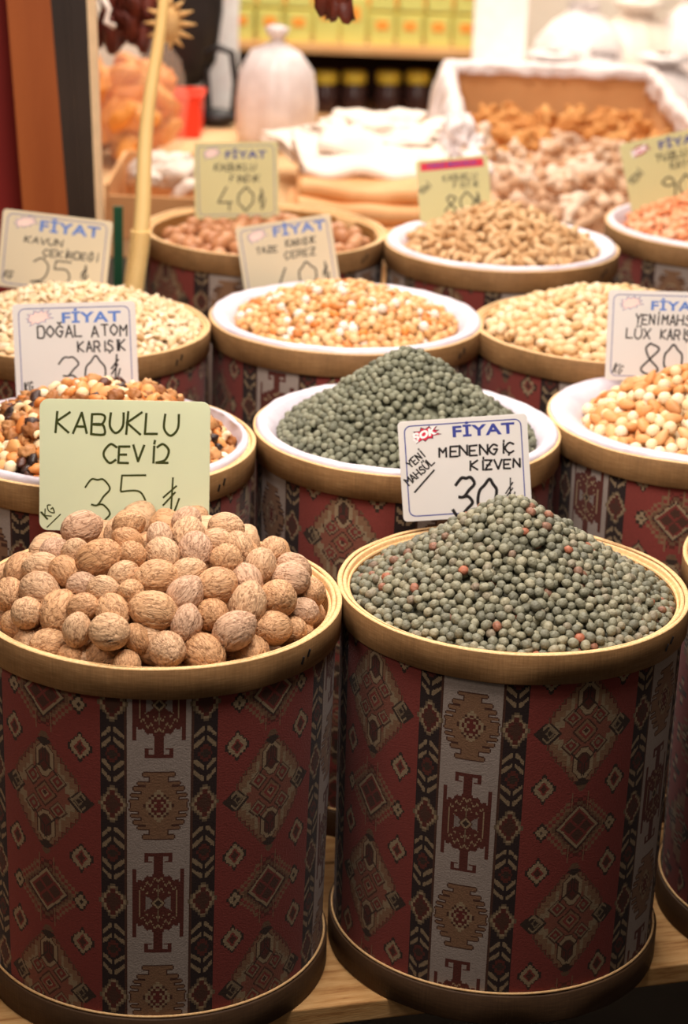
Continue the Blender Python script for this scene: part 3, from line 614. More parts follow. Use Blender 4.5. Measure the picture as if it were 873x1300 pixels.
def rounded(w_, h_, r, n=5):
    P_ = []
    for cx, cy, a0 in ((w_/2-r, h_/2-r, 0), (-w_/2+r, h_/2-r, PI/2), (-w_/2+r, -h_/2+r, PI), (w_/2-r, -h_/2+r, 1.5*PI)):
        for k in range(n+1): a = a0+PI/2*k/n; P_.append((cx+r*math.cos(a), cy+r*math.sin(a)))
    return P_
def plate(w_, h_, r, th):
    P_ = rounded(w_, h_, r); n = len(P_); V = [(a, b, 0) for a, b in P_]+[(a, b, -th) for a, b in P_]; Fc = [tuple(range(n)), tuple(range(2*n-1, n-1, -1))]+[(i, n+i, n+(i+1) % n, (i+1) % n) for i in range(n)]
    return mesh('card_plate', V, Fc, False)
def flat_text(s, size, x, y, z, mat, sx=1.25, bold=.012, sh=0, ro=0):
    c = D.curves.new('t', 'FONT'); c.body = s; c.size = size; c.offset = bold*size*2.2; c.shear = sh; c.space_character = 1.08; o = D.objects.new('t', c); COL.objects.link(o); dg = bpy.context.evaluated_depsgraph_get()
    m = D.meshes.new_from_object(o.evaluated_get(dg)); D.objects.remove(o)
    xs = [v.co.x for v in m.vertices]; x0, x1 = min(xs), max(xs); m.transform(Matrix.Translation((x, y, z)) @ Matrix.Rotation(ro, 4, 'Z') @ Matrix.Diagonal((sx, 1, 1, 1)) @ Matrix.Translation((-(x0+x1)/2, 0, 0)))
    m.materials.clear(); m.materials.append(mat); return m
def burst(a, b, n, inner, seed, z, rot=.2):
    g = random.Random(seed); V = [(0, 0, z)]; Fc = []
    for k in range(2*n):
        q = 2*PI*k/(2*n); r = (1+g.uniform(-.12, .22)) if k % 2 == 0 else inner; X, Y = a*r*math.cos(q), b*r*math.sin(q); V.append((X*math.cos(rot)-Y*math.sin(rot), X*math.sin(rot)+Y*math.cos(rot), z))
    for k in range(2*n): Fc.append((0, 1+k, 1+(k+1) % (2*n)))
    return mesh('starburst', V, Fc, False)
def card(label, px, py, depth, wpx, hpx, rot_deg, mat, lines, ink='ink', border=None, fiyat=None, star=None, lean=12, yaw=0, thick=.0012, fx=.62, fy=.80, fs=.125, stake=True, header=None, fsh=0):
    k = depth/FPX; W, Hh = wpx*k, hpx*k/math.cos(PITCH-math.radians(lean)); c = P(px, py, depth)
    n = Euler((PI/2-math.radians(lean), 0, math.radians(yaw))); q = n.to_quaternion() @ Euler((0, 0, math.radians(rot_deg+2.1))).to_quaternion()
    o = thing('price_card', label, 'price sign', c, q.to_euler()); obj('plate', plate(W, Hh, W*.035 if border else W*.05, thick), M[mat], o)
    if border:
        V, Fc = [], []; P_ = rounded(W*.90, Hh*.90, W*.05); ribbon(V, Fc, P_+[P_[0]], W*.0085, .00012); obj('printed_border', mesh('printed_border', V, Fc, False), M[border], o)
    if header: 
        V, Fc = [], []; ribbon(V, Fc, [(-W*.40, Hh*.39), (W*.40, Hh*.39)], Hh*.13, .00012); obj('printed_strip', mesh('printed_strip', V, Fc, False), M['red_print'], o)
        m_ = flat_text('YENİ MAHSUL', W*.085, 0, Hh*.365, .0003, M['purple_print'], 1.2); obj('printed_heading', m_, None, o)
    if fiyat:
        m_ = flat_text('FİYAT', W*fs, W*(fx-.5), Hh*(fy-.5), .0002, M[fiyat], 1.4, .013, fsh); obj('printed_heading', m_, None, o)
    if star:
        g = obj('starburst', burst(W*.12, Hh*.075, 11, .68, 3, .00012, .25), M['star_edge' if star == 'red' else 'grey_print'], o, (-W*.29, Hh*.36, 0)); g2 = obj('starburst_face', burst(W*.105, Hh*.064, 11, .68, 3, .0002, .25), M['red_print' if star == 'red' else ('pink_print' if star == 'pink' else mat)], g)
        if star == 'red': obj('starburst_lettering', flat_text('ŞOK', W*.072, 0, -W*.022, .0003, M['white_print'], 1.15, .03, .2, .28), None, g)
    obj('handwriting', write([(t_, (x_-.5)*W, (y_-.5)*Hh, h_*Hh, c_*W, sl, ro, p_*W) for (t_, x_, y_, h_, c_, sl, ro, p_) in lines]), M[ink], o)
    if stake: obj('stake', box_mesh('stake', W*.045, .0015, .06), M['stake'], o, (0, -Hh/2+.002, -.002), (PI/2, 0, 0))
    return o
TL = 't'
card('pale green handwritten KABUKLU CEVIZ 35 card standing in the walnuts', 158, 592, 1.865, 216, 166, -1.2, 'card_green',
     [('KABUKLU', .09, .745, .16, .106, .06, 0, .014), ('CEVİ2', .375, .53, .135, .088, .06, 0, .014), ('35', .27, .03, .41, .21, .0, 0, .011), (TL, .72, .10, .29, .12, .06, 0, .011), ('1KG', .035, .07, .07, .037, 0, .72, .007), ('/', .045, .0, .0001, .0001, 0, 0, .0001), ('I', .04, .03, .15, .03, .0, -.78, .007)], 'ink_green', thick=.003)
card('white printed card reading MENENGIC KIZVEN 30 with red starburst', 590, 594, 1.925, 164, 127, 3.8, 'card_white',
     [('MENENGİÇ', .31, .62, .095, .078, .05, 0, .015), ('KİZVEN', .54, .47, .09, .073, .05, 0, .015), ('30', .38, .02, .36, .19, .18, 0, .024), (TL, .80, .08, .30, .10, .05, 0, .011), ('YENİ', .085, .53, .075, .042, 0, .66, .011), ('MAHSÜL', .06, .36, .075, .046, 0, .66, .011), ('I', .10, .31, .30, .03, 0, -.78, .014)], border='blue_print', fiyat='blue_print', star='red', fx=.66, fy=.815, fs=.118)
card('white card reading DOGAL ATOM KARISIK 30 on the dried fruit mix', 96, 447, 2.13, 156, 124, 1.6, 'card_white',
     [('DOĞAL', .20, .655, .115, .076, 0, 0, .013), ('ATOM', .64, .655, .115, .076, 0, 0, .013), ('KARIŞIK', .52, .50, .11, .066, 0, 0, .013), ('30', .35, .10, .36, .21, .05, 0, .014), (TL, .78, .16, .30, .10, .08, 0, .014), ('1KG', .06, .10, .10, .035, .1, .1, .010)], border='grey_print', fiyat='blue_pale', star='pink', fx=.64, fy=.80, fs=.118)
card('cream card reading 25 tilted in the cream seeds at the left', 69, 322, 2.47, 140, 97, -6.8, 'card_cream',
     [('KAVUN', .22, .60, .085, .072, .1, 0, .011), ('ÇEKİRDEĞİ', .40, .46, .085, .062, .1, 0, .011), ('25', .32, .10, .32, .19, .05, 0, .013), (TL, .76, .14, .26, .08, .05, 0, .012), ('KG', .06, .12, .09, .04, .3, 0, .010)], border='grey_print', fiyat='blue_pale', star='pink', fx=.62, fy=.77, fs=.135)
card('cream card reading 40 tilted left, standing in the centre barrel', 366, 331, 2.55, 122, 101, 8.5, 'card_cream',
     [('TAZE', .18, .635, .075, .06, .1, 0, .012), ('KARIŞIK', .50, .67, .08, .052, .1, 0, .012), ('ÇEREZ', .47, .53, .085, .066, .1, 0, .012), ('40', .37, .12, .32, .23, .0, 0, .017), (TL, .84, .15, .28, .08, 0, 0, .014), ('KG', .08, .06, .09, .04, .3, 0, .010)], border='grey_print', fiyat='blue_pale', star='pink', fx=.66, fy=.82, fs=.135)
card('yellowish card reading 40 upright over the hazelnuts in shell', 300, 229, 2.80, 107, 95, .8, 'card_yellow',
     [('KABUKLU', .24, .63, .085, .072, .15, 0, .012), ('FINDIK', .42, .48, .085, .072, .15, 0, .012), ('40', .28, .12, .32, .24, .05, 0, .018), (TL, .76, .13, .26, .1, 0, 0, .015)], border='grey_print', fiyat='blue_print', star='pink', fx=.62, fy=.79, fs=.12)
card('small yellow green card with red heading strip behind the peanuts', 576, 240, 2.73, 92, 78, 5, 'card_yellow',
     [('KABUKLU', .36, .64, .09, .068, .05, 0, .011), ('FISTIK', .50, .51, .09, .072, .05, 0, .011), ('80', .36, .12, .30, .22, 0, 0, .02), (TL, .78, .14, .28, .1, 0, 0, .018), ('YENİ', .05, .45, .09, .05, 0, .6, .012)], header=True)
card('white card reading YENI MAL 80 beside the right edge', 838, 427, 2.20, 136, 113, -1.6, 'card_white',
     [('YENİ', .26, .63, .105, .064, .05, 0, .014), ('MAHSUL', .51, .63, .105, .070, .05, 0, .014), ('LÜX', .18, .47, .11, .08, .05, 0, .014), ('KARIŞIK', .50, .47, .11, .064, .05, 0, .014), ('80', .33, .06, .35, .22, .0, 0, .018), (TL, .80, .10, .28, .09, 0, 0, .014), ('1KG', .05, .09, .10, .04, .2, -.2, .010)], border='grey_print', fiyat='blue_pale', star='pink', fx=.64, fy=.79, fs=.118)
card('pale yellow green card reading 90 tilted at the right edge', 852, 217, 2.86, 118, 92, 12, 'card_yellow',
     [('TUZLU', .36, .66, .09, .07, .1, 0, .014), ('KAYISI', .50, .52, .09, .06, .1, 0, .012), ('90', .34, .12, .30, .22, .0, 0, .018), (TL, .78, .12, .26, .09, 0, 0, .014), ('YENİ', .06, .42, .09, .05, 0, .6, .011)], fiyat='blue_print', star='red', fx=.66, fy=.82, fs=.12)

# ------------------------------------------------------------------ the stand, floor and walls
pl = thing('display_stand', 'low wooden plank stand that carries the barrels', 'stand', (0, 0, 0))
ang = math.radians(15.7); e0 = P(390, 1287, 1.0); 
def on_plane(x, y, z):
    d = P(x, y, 1)-CC; return CC+d*((z-CZ)/d.z)
ep = on_plane(450, 1276, BASE-.001); dv = Vector((math.cos(ang), math.sin(ang), 0)); nv = Vector((-dv.y, dv.x, 0))
for k in range(6):
    wdt = .24; m_ = box_mesh('plank', 1.9, wdt-.004, .019, .0015); c = ep+nv*(wdt*(k+.5)); c.z = BASE-.0195; obj('plank', m_, M['plank'], pl, c, (0, 0, ang))
for sx in (-.8, .8):
    for k in (.15, 1.3): c = ep+dv*sx+nv*k; obj('leg', box_mesh('stand_leg', .05, .05, BASE-.02), M['hoop_shaded'], pl, (c.x, c.y, 0), (0, 0, ang))
M['floor'] = plain('dark_stone_floor', (60, 52, 46), .8, (76, 66, 58), 6, .3); M['wall'] = plain('cream_wall', (236, 216, 196), .8, (246, 230, 214), 3)
o = obj('floor', box_mesh('floor', 9, 9.5, .05), M['floor'], None, (0, 3, -.05)); tag(o, kind='structure')
o = obj('wall_back', box_mesh('wall_back', 9, .1, 3), M['wall'], None, (0, 6.6, 0)); tag(o, kind='structure')

# ------------------------------------------------------------------ behind the barrels: counter, box of roots, sheets, bags, shelves
M['cardboard'] = plain('cardboard', (206, 150, 96), .8, (222, 170, 116), 8, .2); M['pole'] = plain('bamboo', (226, 184, 112), .5, (240, 206, 140), 12, .2, scale=(1, 1, .2))
M['counter'] = plain('pale_counter_cloth', (214, 170, 120), .8, (226, 188, 140), 6)
M['root'] = tinted('dry_root', [(0, (206, 160, 122)), (.5, (226, 190, 156)), (1, (244, 222, 198))], .8, 60, (150, 96, 60), .45, .6)
M['root_brown'] = tinted('brown_root', [(0, (190, 120, 56)), (.5, (212, 146, 78)), (1, (226, 166, 98))], .8, 60, (140, 80, 36), .4, .6)
M['leather'] = plain('fruit_leather', (206, 140, 80), .55, (222, 166, 110), 14, .2); M['leather_white'] = plain('floured_sheet', (228, 208, 190), .7, (236, 222, 208), 14, .3)
M['post_wood'] = plain('orange_brown_wood', (150, 76, 34), .5, (170, 92, 44), 5, .2, scale=(4, 4, .4)); M['post_metal'] = plain('black_metal', (40, 30, 26), .35, (58, 44, 36), 3, spec=.6)
M['post_edge'] = plain('pale_edge_strip', (222, 190, 150), .5); M['panel_red'] = plain('dark_red_panel', (116, 24, 22), .6, (130, 32, 26), 3)
M['bag'] = plastic_white(); M['bag'].name = 'white_bag_plastic'; M['bag'].node_tree.nodes['Color Ramp'].color_ramp.elements[0].color = (*lin((214, 198, 194)), 1); M['bag'].node_tree.nodes['Color Ramp'].color_ramp.elements[1].color = (*lin((236, 224, 220)), 1)
def clear_film():
    t = NT('clear_film', .25, .5); t.col((246, 232, 216)); t.b.inputs['Alpha'].default_value = .14; t.bump(t.noise(t.co(), 30, 4), .8, .006); return t.m
M['film'] = clear_film()
M['red_plastic'] = plain('red_plastic', (226, 60, 36), .4); M['black_plastic'] = plain('black_plastic', (34, 30, 30), .4); M['shelf'] = plain('shelf_board', (206, 150, 96), .6, (220, 170, 116), 6)
M['shelf_dark'] = plain('dark_shelf_back', (52, 34, 24), .8); M['can_green'] = plain('yellow_green_carton', (206, 200, 106), .5, (216, 208, 120), 5); M['can_orange'] = plain('orange_print', (236, 150, 60), .5)
M['jar'] = plain('dark_jar_content', (48, 28, 26), .25, (66, 38, 32), 8, spec=.6); M['lid'] = plain('yellow_lid', (214, 180, 60), .4); M['white_wall'] = plain('white_painted_board', (246, 232, 226), .6)
M['dark_pod'] = plain('dark_dried_pod', (74, 30, 22), .5, (110, 46, 28), 60, .6); M['tan_spike'] = plain('tan_dried_fibre', (214, 164, 96), .7, (226, 184, 124), 30, .3); M['green_strip'] = plain('dark_green_plastic', (40, 92, 66), .4)
ct = thing('back_counter', 'pale counter behind the barrels carrying boxes and bags', 'counter', (.1, 3.62, 0))
obj('counter_top', box_mesh('counter_top', 2.6, .96, .03, .004), M['counter'], ct, (0, -.17, .785))
for sx in (-1.25, 1.25): obj('leg', box_mesh('counter_leg', .06, .06, .785), M['cardboard'], ct, (sx, .25, 0))
CT = .815
# root box
def open_box(name, label, x0, x1, y0, y1, z0, h, mat, fronth=1., th=.006):
    b = thing(name, label, 'box', ((x0+x1)/2, (y0+y1)/2, z0)); W, L_ = x1-x0, y1-y0
    obj('side_panel', box_mesh('side', th, L_, h), mat, b, (-W/2, 0, 0)); obj('side_panel', box_mesh('side', th, L_, h), mat, b, (W/2, 0, 0))
    obj('back_panel', box_mesh('back', W-th, th, h), mat, b, (0, L_/2, 0)); obj('front_panel', box_mesh('front', W-th, th, h*fronth), mat, b, (0, -L_/2, 0)); obj('bottom_panel', box_mesh('bottom', W-th, L_-th, th), mat, b, (0, 0, 0)); return b
rb = open_box('cardboard_box', 'open cardboard box lined with white plastic, full of roots, behind the peanuts', .155, .515, 3.26, 3.86, CT, .125, M['cardboard'], .5)
def drape(name, pts_top, down, amp, seed, mat, parent, inn=.06):
    """thin sheet hung over a box edge: inside, over, outside"""
    V = []; Fc = []; n = 60; k = 12
    for i in range(n+1):
        u = i/n; a = Vector(pts_top[0]).lerp(Vector(pts_top[1]), u)
        out = Vector(pts_top[2])
        for j in range(k+1):
            v = j/k; 
            if v < .3: off = -out*(.012)+Vector((0, 0, -inn*(1-v/.3)))
            elif v < .5: q = (v-.3)/.2*PI; off = out*(-math.cos(q)*.012)+Vector((0, 0, .010*math.sin(q)))
            else: off = out*(.012+.02*(v-.5)*2)+Vector((0, 0, -down*(v-.5)*2))
            nz = noise.noise(Vector((u*9+seed, v*2.5, 0)))*.6+noise.noise(Vector((u*22+seed, v*5, 3)))*.4; V.append(a+off+out*nz*amp*(.3+abs(v-.4)*1.6)+Vector((0, 0, nz*amp*.35)))
    for i in range(n):
        for j in range(k): a = i*(k+1)+j; Fc.append((a, a+1, a+k+2, a+k+1))
    o = obj(name, mesh(name, [p-parent.location for p in V], Fc), mat, parent); md = o.modifiers.new('thickness', 'SOLIDIFY'); md.thickness = .0012; return o
zt = CT+.125
drape('plastic_liner', ((.152, 3.26, zt), (.152, 3.86, zt), (-1, 0, 0)), .10, .030, 1, M['bag'], rb, .10); drape('plastic_liner', ((.515, 3.26, zt), (.515, 3.86, zt), (1, 0, 0)), .10, .02, 5, M['bag'], rb, .03)
drape('plastic_liner', ((.155, 3.86, zt), (.515, 3.86, zt), (0, 1, 0)), .10, .012, 9, M['bag'], rb, .012)
def root(seed, mat):
    rs = random.Random(seed); n = 9; L_ = rs.uniform(.034, .052); pts_ = []; rad = []; d = 0; x = y = 0
    for i in range(n): pts_.append((x, y, .002*math.sin(i+seed))); rad.append(rs.uniform(.006, .0105)*(1 if 0 < i < n-1 else .5)); d += rs.gauss(0, .35); x += L_/n*1.15*math.cos(d); y += L_/n*math.sin(d)
    V, Fc = tube(pts_, rad, 10); k = n//2; V2, F2 = tube([pts_[k], (pts_[k][0]+.004, pts_[k][1]+.013, .002), (pts_[k][0]+.007, pts_[k][1]+.021, .004)], [.007, .0075, .004], 8)
    Fc = Fc+[tuple(i+len(V) for i in f) for f in F2]; V = V+V2; V = [v*(1+.06*noise.noise(v*260)) for v in V]; m = mesh('root', V, Fc); m.materials.append(mat); return m
RT = [root(i, M['root']) for i in range(6)]; RTB = [root(i+20, M['root_brown']) for i in range(4)]
gr = random.Random(9)
def rz(x, y): return CT+.020+max(0, .062*min(1, (y-2.86)/.3))*(1-.25*((x-.34)/.2)**2)-(.02 if y > 3.3 else 0)-.05*max(0, y-3.5)
pos = []
for _t in range(9000):
    y = gr.uniform(2.92, 3.80); x = gr.uniform(.19, .49) if y > 3.27 else gr.uniform(.17+.1*max(0, 3.2-y), .56)
    if y < 3.05 and x < .24: continue
    if all((x-a)**2+(y-b)**2 > .022**2 for a, b in pos): pos.append((x, y))
    if len(pos) > 285: break
for x, y in pos:
    br = y > 3.38+.12*math.sin(x*22)
    o = D.objects.new('root', gr.choice(RTB if br else RT)); COL.objects.link(o); o.location = (x, y, rz(x, y)+gr.uniform(-.004, .012)); o.rotation_euler = (gr.gauss(0, .4), gr.gauss(0, .4), gr.uniform(0, 6.28))
    tag(o, *(('golden brown knobbly dried root inside the cardboard box', 'root', 'brown roots inside the box') if br else ('pale floury knobbly root spilling in front of the cardboard box', 'root', 'pale roots in front of the box')))
V, Fc = [], []
nx, ny = 24, 50
for j in range(ny+1):
    for i in range(nx+1):
        x, y = .165+.34*i/nx, 2.92+.91*j/ny; V.append((x, y, max(CT+.002, rz(x, y)-.012)))
for j in range(ny):
    for i in range(nx): a = j*(nx+1)+i; Fc.append((a, a+1, a+nx+2, a+nx+1))
tag(obj('root_rubble', mesh('root_rubble', V, Fc), M['root']), 'crumbs and small roots under the knobbly roots', 'roots', None, 'stuff')
# crumpled white plastic beside the roots
def crumple(name, label, cat, c, sx, sy, sz, seed, mat, amp=.25, sub=5, fr=2.2):
    def fn(p):
        d = 1+amp*(noise.noise(p*fr+Vector((seed, 0, 0)))+.5*noise.noise(p*fr*2.3+Vector((seed, 4, 0))))-amp*.25*abs(noise.noise(p*fr*3+Vector((0, seed, 0))))
        return Vector((p.x*sx*d, p.y*sy*d, max(-1*sz*.55, p.z*sz*d)))
    m = ico(sub, fn, name, mat); o = obj(name, m, None, None, c); return tag(o, label, cat) if label else o
crumple('plastic_bag', 'crumpled white plastic between the folded sheets and the roots', 'bag', (.168, 3.20, CT+.055), .036, .10, .055, 3, M['bag'], .35)
# folded sheets
def sheet(name, label, x0, x1, y0, y1, z, th, mat, seed, group, curl=.012, wavy=.006, yaw=0):
    """a sheet folded over at the near edge"""
    V = []; Fc = []; n = 34; prof = []
    L_ = y1-y0; r = th*1.15
    for k in range(8): prof.append((L_*(1-k/8), 0))
    for k in range(7): a = PI*k/6; prof.append((-math.sin(a)*r, r-math.cos(a)*r))
    for k in range(1, 9): prof.append((L_*k/8*.95, 2*r))
    W = x1-x0; k = len(prof)
    for i in range(n+1):
        u = i/n
        for j, (yy, zz) in enumerate(prof):
            q = Vector((u*3+seed, yy*9, j*.02)); wv = wavy*noise.noise(q); V.append(((u-.5)*W, yy-L_/2+wavy*2*noise.noise(Vector((u*4, seed, 1))), zz+wv+curl*abs(u-.5)**2*2))
    for i in range(n):
        for j in range(k-1): a = i*k+j; Fc.append((a, a+k, a+k+1, a+1))
    o = obj(name, mesh(name, V, Fc), mat, None, ((x0+x1)/2, (y0+y1)/2, z), (0, 0, yaw)); md = o.modifiers.new('thickness', 'SOLIDIFY'); md.thickness = th*.8; md.offset = 0
    return tag(o, label, 'fruit leather', group)
GS = 'folded fruit leather sheets on the counter'
sheet('folded_sheet', 'lowest folded tan fruit leather sheet, nearest the peanut barrel', -.10, .125, 2.96, 3.22, CT+.006, .008, M['leather'], 1, GS)
sheet('folded_sheet', 'second folded tan sheet from the bottom of the stack', -.085, .125, 2.98, 3.24, CT+.030, .009, M['leather'], 2, GS, yaw=.03)
sheet('folded_sheet', 'third folded tan sheet, just under the white floured ones', -.075, .13, 3.01, 3.26, CT+.052, .008, M['leather'], 3, GS, yaw=-.03)
sheet('folded_sheet', 'white floured sheet lying across the tan folded sheets', -.09, .12, 3.08, 3.33, CT+.072, .005, M['leather_white'], 4, GS, .02, .014, .12)
sheet('folded_sheet', 'wavy white floured sheet near the top of the stack', -.04, .15, 3.16, 3.40, CT+.082, .005, M['leather_white'], 5, GS, .02, .022, -.15)
crumple('flour_sheet_pile', 'crumpled white floured sheets heaped on the folded sheets', 'fruit leather', (.045, 3.34, CT+.092), .105, .12, .028, 8, M['leather_white'], .45)
crumple('plastic_bag', 'crumpled white plastic bunched at the near left corner of the root box', 'bag', (.152, 3.235, CT+.10), .03, .05, .045, 13, M['bag'], .4)
sheet('folded_sheet', 'thin tan and white sheet at the far left of the stack', -.13, -.02, 3.3, 3.5, CT+.05, .006, M['leather_white'], 6, GS, .01, .01, .3)
# left box with white lumps
lb = open_box('cardboard_box', 'small cardboard box of white lumps behind the hazelnuts at the left', -.345, -.205, 2.97, 3.22, CT-.001, .075, M['cardboard'], .8)
gl = random.Random(3)
for i in range(14):
    o = crumple('white_lump', 'white lump heaped in the small cardboard box at the left', 'dried sweet', (-.275+gl.uniform(-.045, .045), 3.09+gl.uniform(-.08, .09), CT+.052+gl.uniform(0, .028)), .026, .017, .014, i*3+1, M['leather_white'], .3, 3); o.rotation_euler = (gl.gauss(0, .3), gl.gauss(0, .3), gl.uniform(0, 6.28)); o['group'] = 'white lumps in the small box'
# clear bag of dried apricots
M['apricot_big'] = tinted('dried_apricot_skin', [(0, (226, 130, 44)), (.5, (238, 156, 70)), (1, (244, 180, 100))], .5, 20, (190, 90, 20), .3, .3)
AP = [ellip('dried_apricot', M['apricot_big'], (.030, .026, .016), .35, 1.4, i, sub=3) for i in range(3)]
for i in range(80):
    a = gl.uniform(0, 6.28); r = .085*math.sqrt(gl.random()); z = CT+.02+.125*gl.random()
    o = D.objects.new('dried_apricot', gl.choice(AP)); COL.objects.link(o); o.location = (-.375+r*.85*math.cos(a), 3.52+r*math.sin(a), z); o.rotation_euler = (gl.uniform(0, 3), gl.uniform(0, 3), gl.uniform(0, 6)); tag(o, 'orange dried apricot inside the clear bag at the left', 'dried apricot', 'dried apricots in the clear bag')
def sack(name, label, c, r, h, mat, seed, neck=.25, knot=True, cat='bag'):
    prof = [(.02, 0), (r*.85, .004), (r, h*.12), (r*1.04, h*.4), (r*.92, h*.65), (r*.6, h*.82), (r*neck, h*.9)]
    if knot: prof += [(r*neck*.8, h*.93), (r*neck*1.5, h*.97), (r*neck*1.9, h*1.02), (r*neck*.6, h*1.05)]
    else: prof += [(r*neck*.9, h*.95), (r*neck, h)]
    def wob(a, j, rr, z): k = 1+.10*noise.noise(Vector((math.cos(a)*2+seed, math.sin(a)*2, j*.5)))+.06*math.sin(a*11+seed+j*.6)*noise.noise(Vector((a, seed, j*.3))); return rr*k, z+h*.02*noise.noise(Vector((math.cos(a)*3, math.sin(a)*3, seed+j)))*(j > 1)
    V, Fc = lathe(prof, 72, False, wob); o = obj(name, mesh(name, V, Fc), mat, None, c); return tag(o, label, cat)
sack('clear_bag', 'large clear plastic bag of orange dried apricots at the left', (-.375, 3.52, CT), .092, .25, M['film'], 2, .35)
sack('white_sack', 'white tied plastic sack with a knot standing behind the counter', (-.142, 3.70, CT), .068, .195, M['bag'], 4, .16)
# bamboo pole and the objects round it
bp = P(168, 375, 2.60); tp = P(206, -14, 2.60); V, Fc = [], []
pts_ = [Vector(bp).lerp(tp, i/24)+Vector((.003*math.sin(i*.35), 0, 0)) for i in range(25)]; _d = pts_[0]-pts_[6]; pts_.insert(0, pts_[0]+_d*((pts_[0].z-BASE)/-_d.z))
po = thing('bamboo_pole', 'pale yellow ringed cane standing between the left post and the hazelnut barrel', 'pole', pts_[0])
V, Fc = tube([p-pts_[0] for p in pts_], [.0105]+[.0112-.0002*i for i in range(25)], 14); obj('cane', mesh('cane', V, Fc), M['pole'], po)
for i in range(16):
    p = Vector(pts_[1]).lerp(pts_[6], i/15)-pts_[0]; V, Fc = tube([(p.x+.0115*math.cos(a), p.y+.0115*math.sin(a), p.z) for a in np.linspace(0, 2*PI, 20, endpoint=False)], .0015, 6, True); obj('ring', mesh('ring', V, Fc), M['pole'], po)
q = on_plane(150, 330, BASE); g0 = P(150, 262, 2.72); o = obj('green_strip', box_mesh('green_strip', .012, .004, g0.z-BASE), M['green_strip'], None, (g0.x, g0.y, BASE)); tag(o, 'narrow dark green strip beside the cane behind the seed card', 'strip')
# stall post
def slab(name, xa, xb, ya, yb, z0, z1, mat, parent, lean=0.): 
    V = []
    for z in (z0, z1):
        for x, y in ((xa, ya), (xb, ya), (xb, yb), (xa, yb)): V.append((x-lean*(z-z0), y, z))
    o = obj(name, mesh(name, V, [(3, 2, 1, 0), (4, 5, 6, 7), (0, 1, 5, 4), (1, 2, 6, 5), (2, 3, 7, 6), (3, 0, 4, 7)], False), mat, parent); return o
sp = thing('stall_post', 'upright stall post of orange brown wood edged with black metal at the left', 'post', (0, 0, 0))
yp = 2.62; zb, zt_ = BASE, 2.3
def px_x(px, y_, z): 
    lo, hi = -2., 2.
    for _ in range(40):
        m = (lo+hi)/2
        if proj((m, y_, z))[0] < px: lo = m
        else: hi = m
    return lo
zA = on_plane(60, 280, 0).z; 
def z_at(py, y_):
    lo, hi = 0., 2.
    for _ in range(40):
        m = (lo+hi)/2
        if proj((-.37, y_, m))[1] > py: lo = m
        else: hi = m
    return lo
z2, z1 = z_at(0, yp), z_at(280, yp)
def slope(p0, p1):
    a, b = px_x(p0, yp, z2), px_x(p1, yp, z1); s_ = (b-a)/(z2-z1); return a, b, s_
for nm, pa, pb, mat, dy in (('wood_board', (8, 30), (64, 87), 'post_wood', .03), ('metal_edge', (64, 87), (110, 122), 'post_metal', .045), ('edge_strip', (110, 122), (120, 130), 'post_edge', .02)):
    a0, a1, s0 = slope(*pa); b0, b1, s1 = slope(*pb); V = []
    for z in (BASE, 2.2):
        xa = a1-s0*(z-z1); xb = b1-s1*(z-z1)
        for x, y in ((xa, yp), (xb, yp), (xb, yp+dy), (xa, yp+dy)): V.append((x, y, z))
    obj(nm, mesh(nm, V, [(3, 2, 1, 0), (4, 5, 6, 7), (0, 1, 5, 4), (1, 2, 6, 5), (2, 3, 7, 6), (3, 0, 4, 7)], False), M[mat], sp)
    if nm == 'metal_edge':
        V = [(v[0]*.5+V[0 if k in (0, 3) else (4 if k > 3 else 0)][0]*.5 if False else v[0], v[1], v[2]) for k, v in enumerate(V)]
        xm = (V[0][0]*.62+V[1][0]*.38, V[4][0]*.62+V[5][0]*.38); V2 = [(xm[0], yp-.002, BASE), (xm[0]+.006, yp-.002, BASE), (xm[0]+.006, yp+.001, BASE), (xm[0], yp+.001, BASE), (xm[1], yp-.002, 2.2), (xm[1]+.006, yp-.002, 2.2), (xm[1]+.006, yp+.001, 2.2), (xm[1], yp+.001, 2.2)]
        obj('metal_rib', mesh('metal_rib', V2, [(3, 2, 1, 0), (4, 5, 6, 7), (0, 1, 5, 4), (1, 2, 6, 5), (2, 3, 7, 6), (3, 0, 4, 7)], False), M['post_metal'], sp)
o = obj('red_screen', box_mesh('red_panel', .5, .02, 1.7), M['panel_red'], None, (px_x(36, 2.68, 1.1)-.25, 2.69, BASE)); tag(o, 'dark red panel behind the wooden stall post at the left edge', 'screen')
# hanging things, top left and top middle
def hang(name, label, cat, c, n, r, L_, mat, seed):
    b = thing(name, label, cat, c); g = random.Random(seed)
    for i in range(n):
        a = g.uniform(0, 6.28); x, y = r*math.sqrt(g.random())*math.cos(a), r*math.sqrt(g.random())*math.sin(a); z = -g.uniform(0, L_); o = obj('pod', ellip('pod', mat, (.010, .009, .028), .5, 2, i+seed, 2), None, b, (x, y, z), (g.gauss(0, .4), g.gauss(0, .4), 0))
    V, Fc = tube([(0, 0, -L_*.8), (0, 0, 1.4)], .0012, 6); obj('string', mesh('string', V, Fc), M['pole'], b); return b
hang('dried_pod_bunch', 'hanging bunch of dark reddish brown dried pods at top left', 'dried vegetables', P(160, -10, 3.0), 34, .042, .062, M['dark_pod'], 4)
hang('dried_pod_bunch', 'dark dried pod hanging at the top edge above the centre', 'dried vegetables', P(424, -22, 2.3), 12, .014, .018, M['dark_pod'], 8)
V, Fc = tube([P(128, -8, 2.9), P(138, 12, 2.9), P(134, 28, 2.9), P(146, 34, 2.9)], .004, 8); tag(obj('pale_strap', mesh('pale_strap', V, Fc), M['leather_white']), 'short pale curled strap hanging at the top left corner', 'strap')
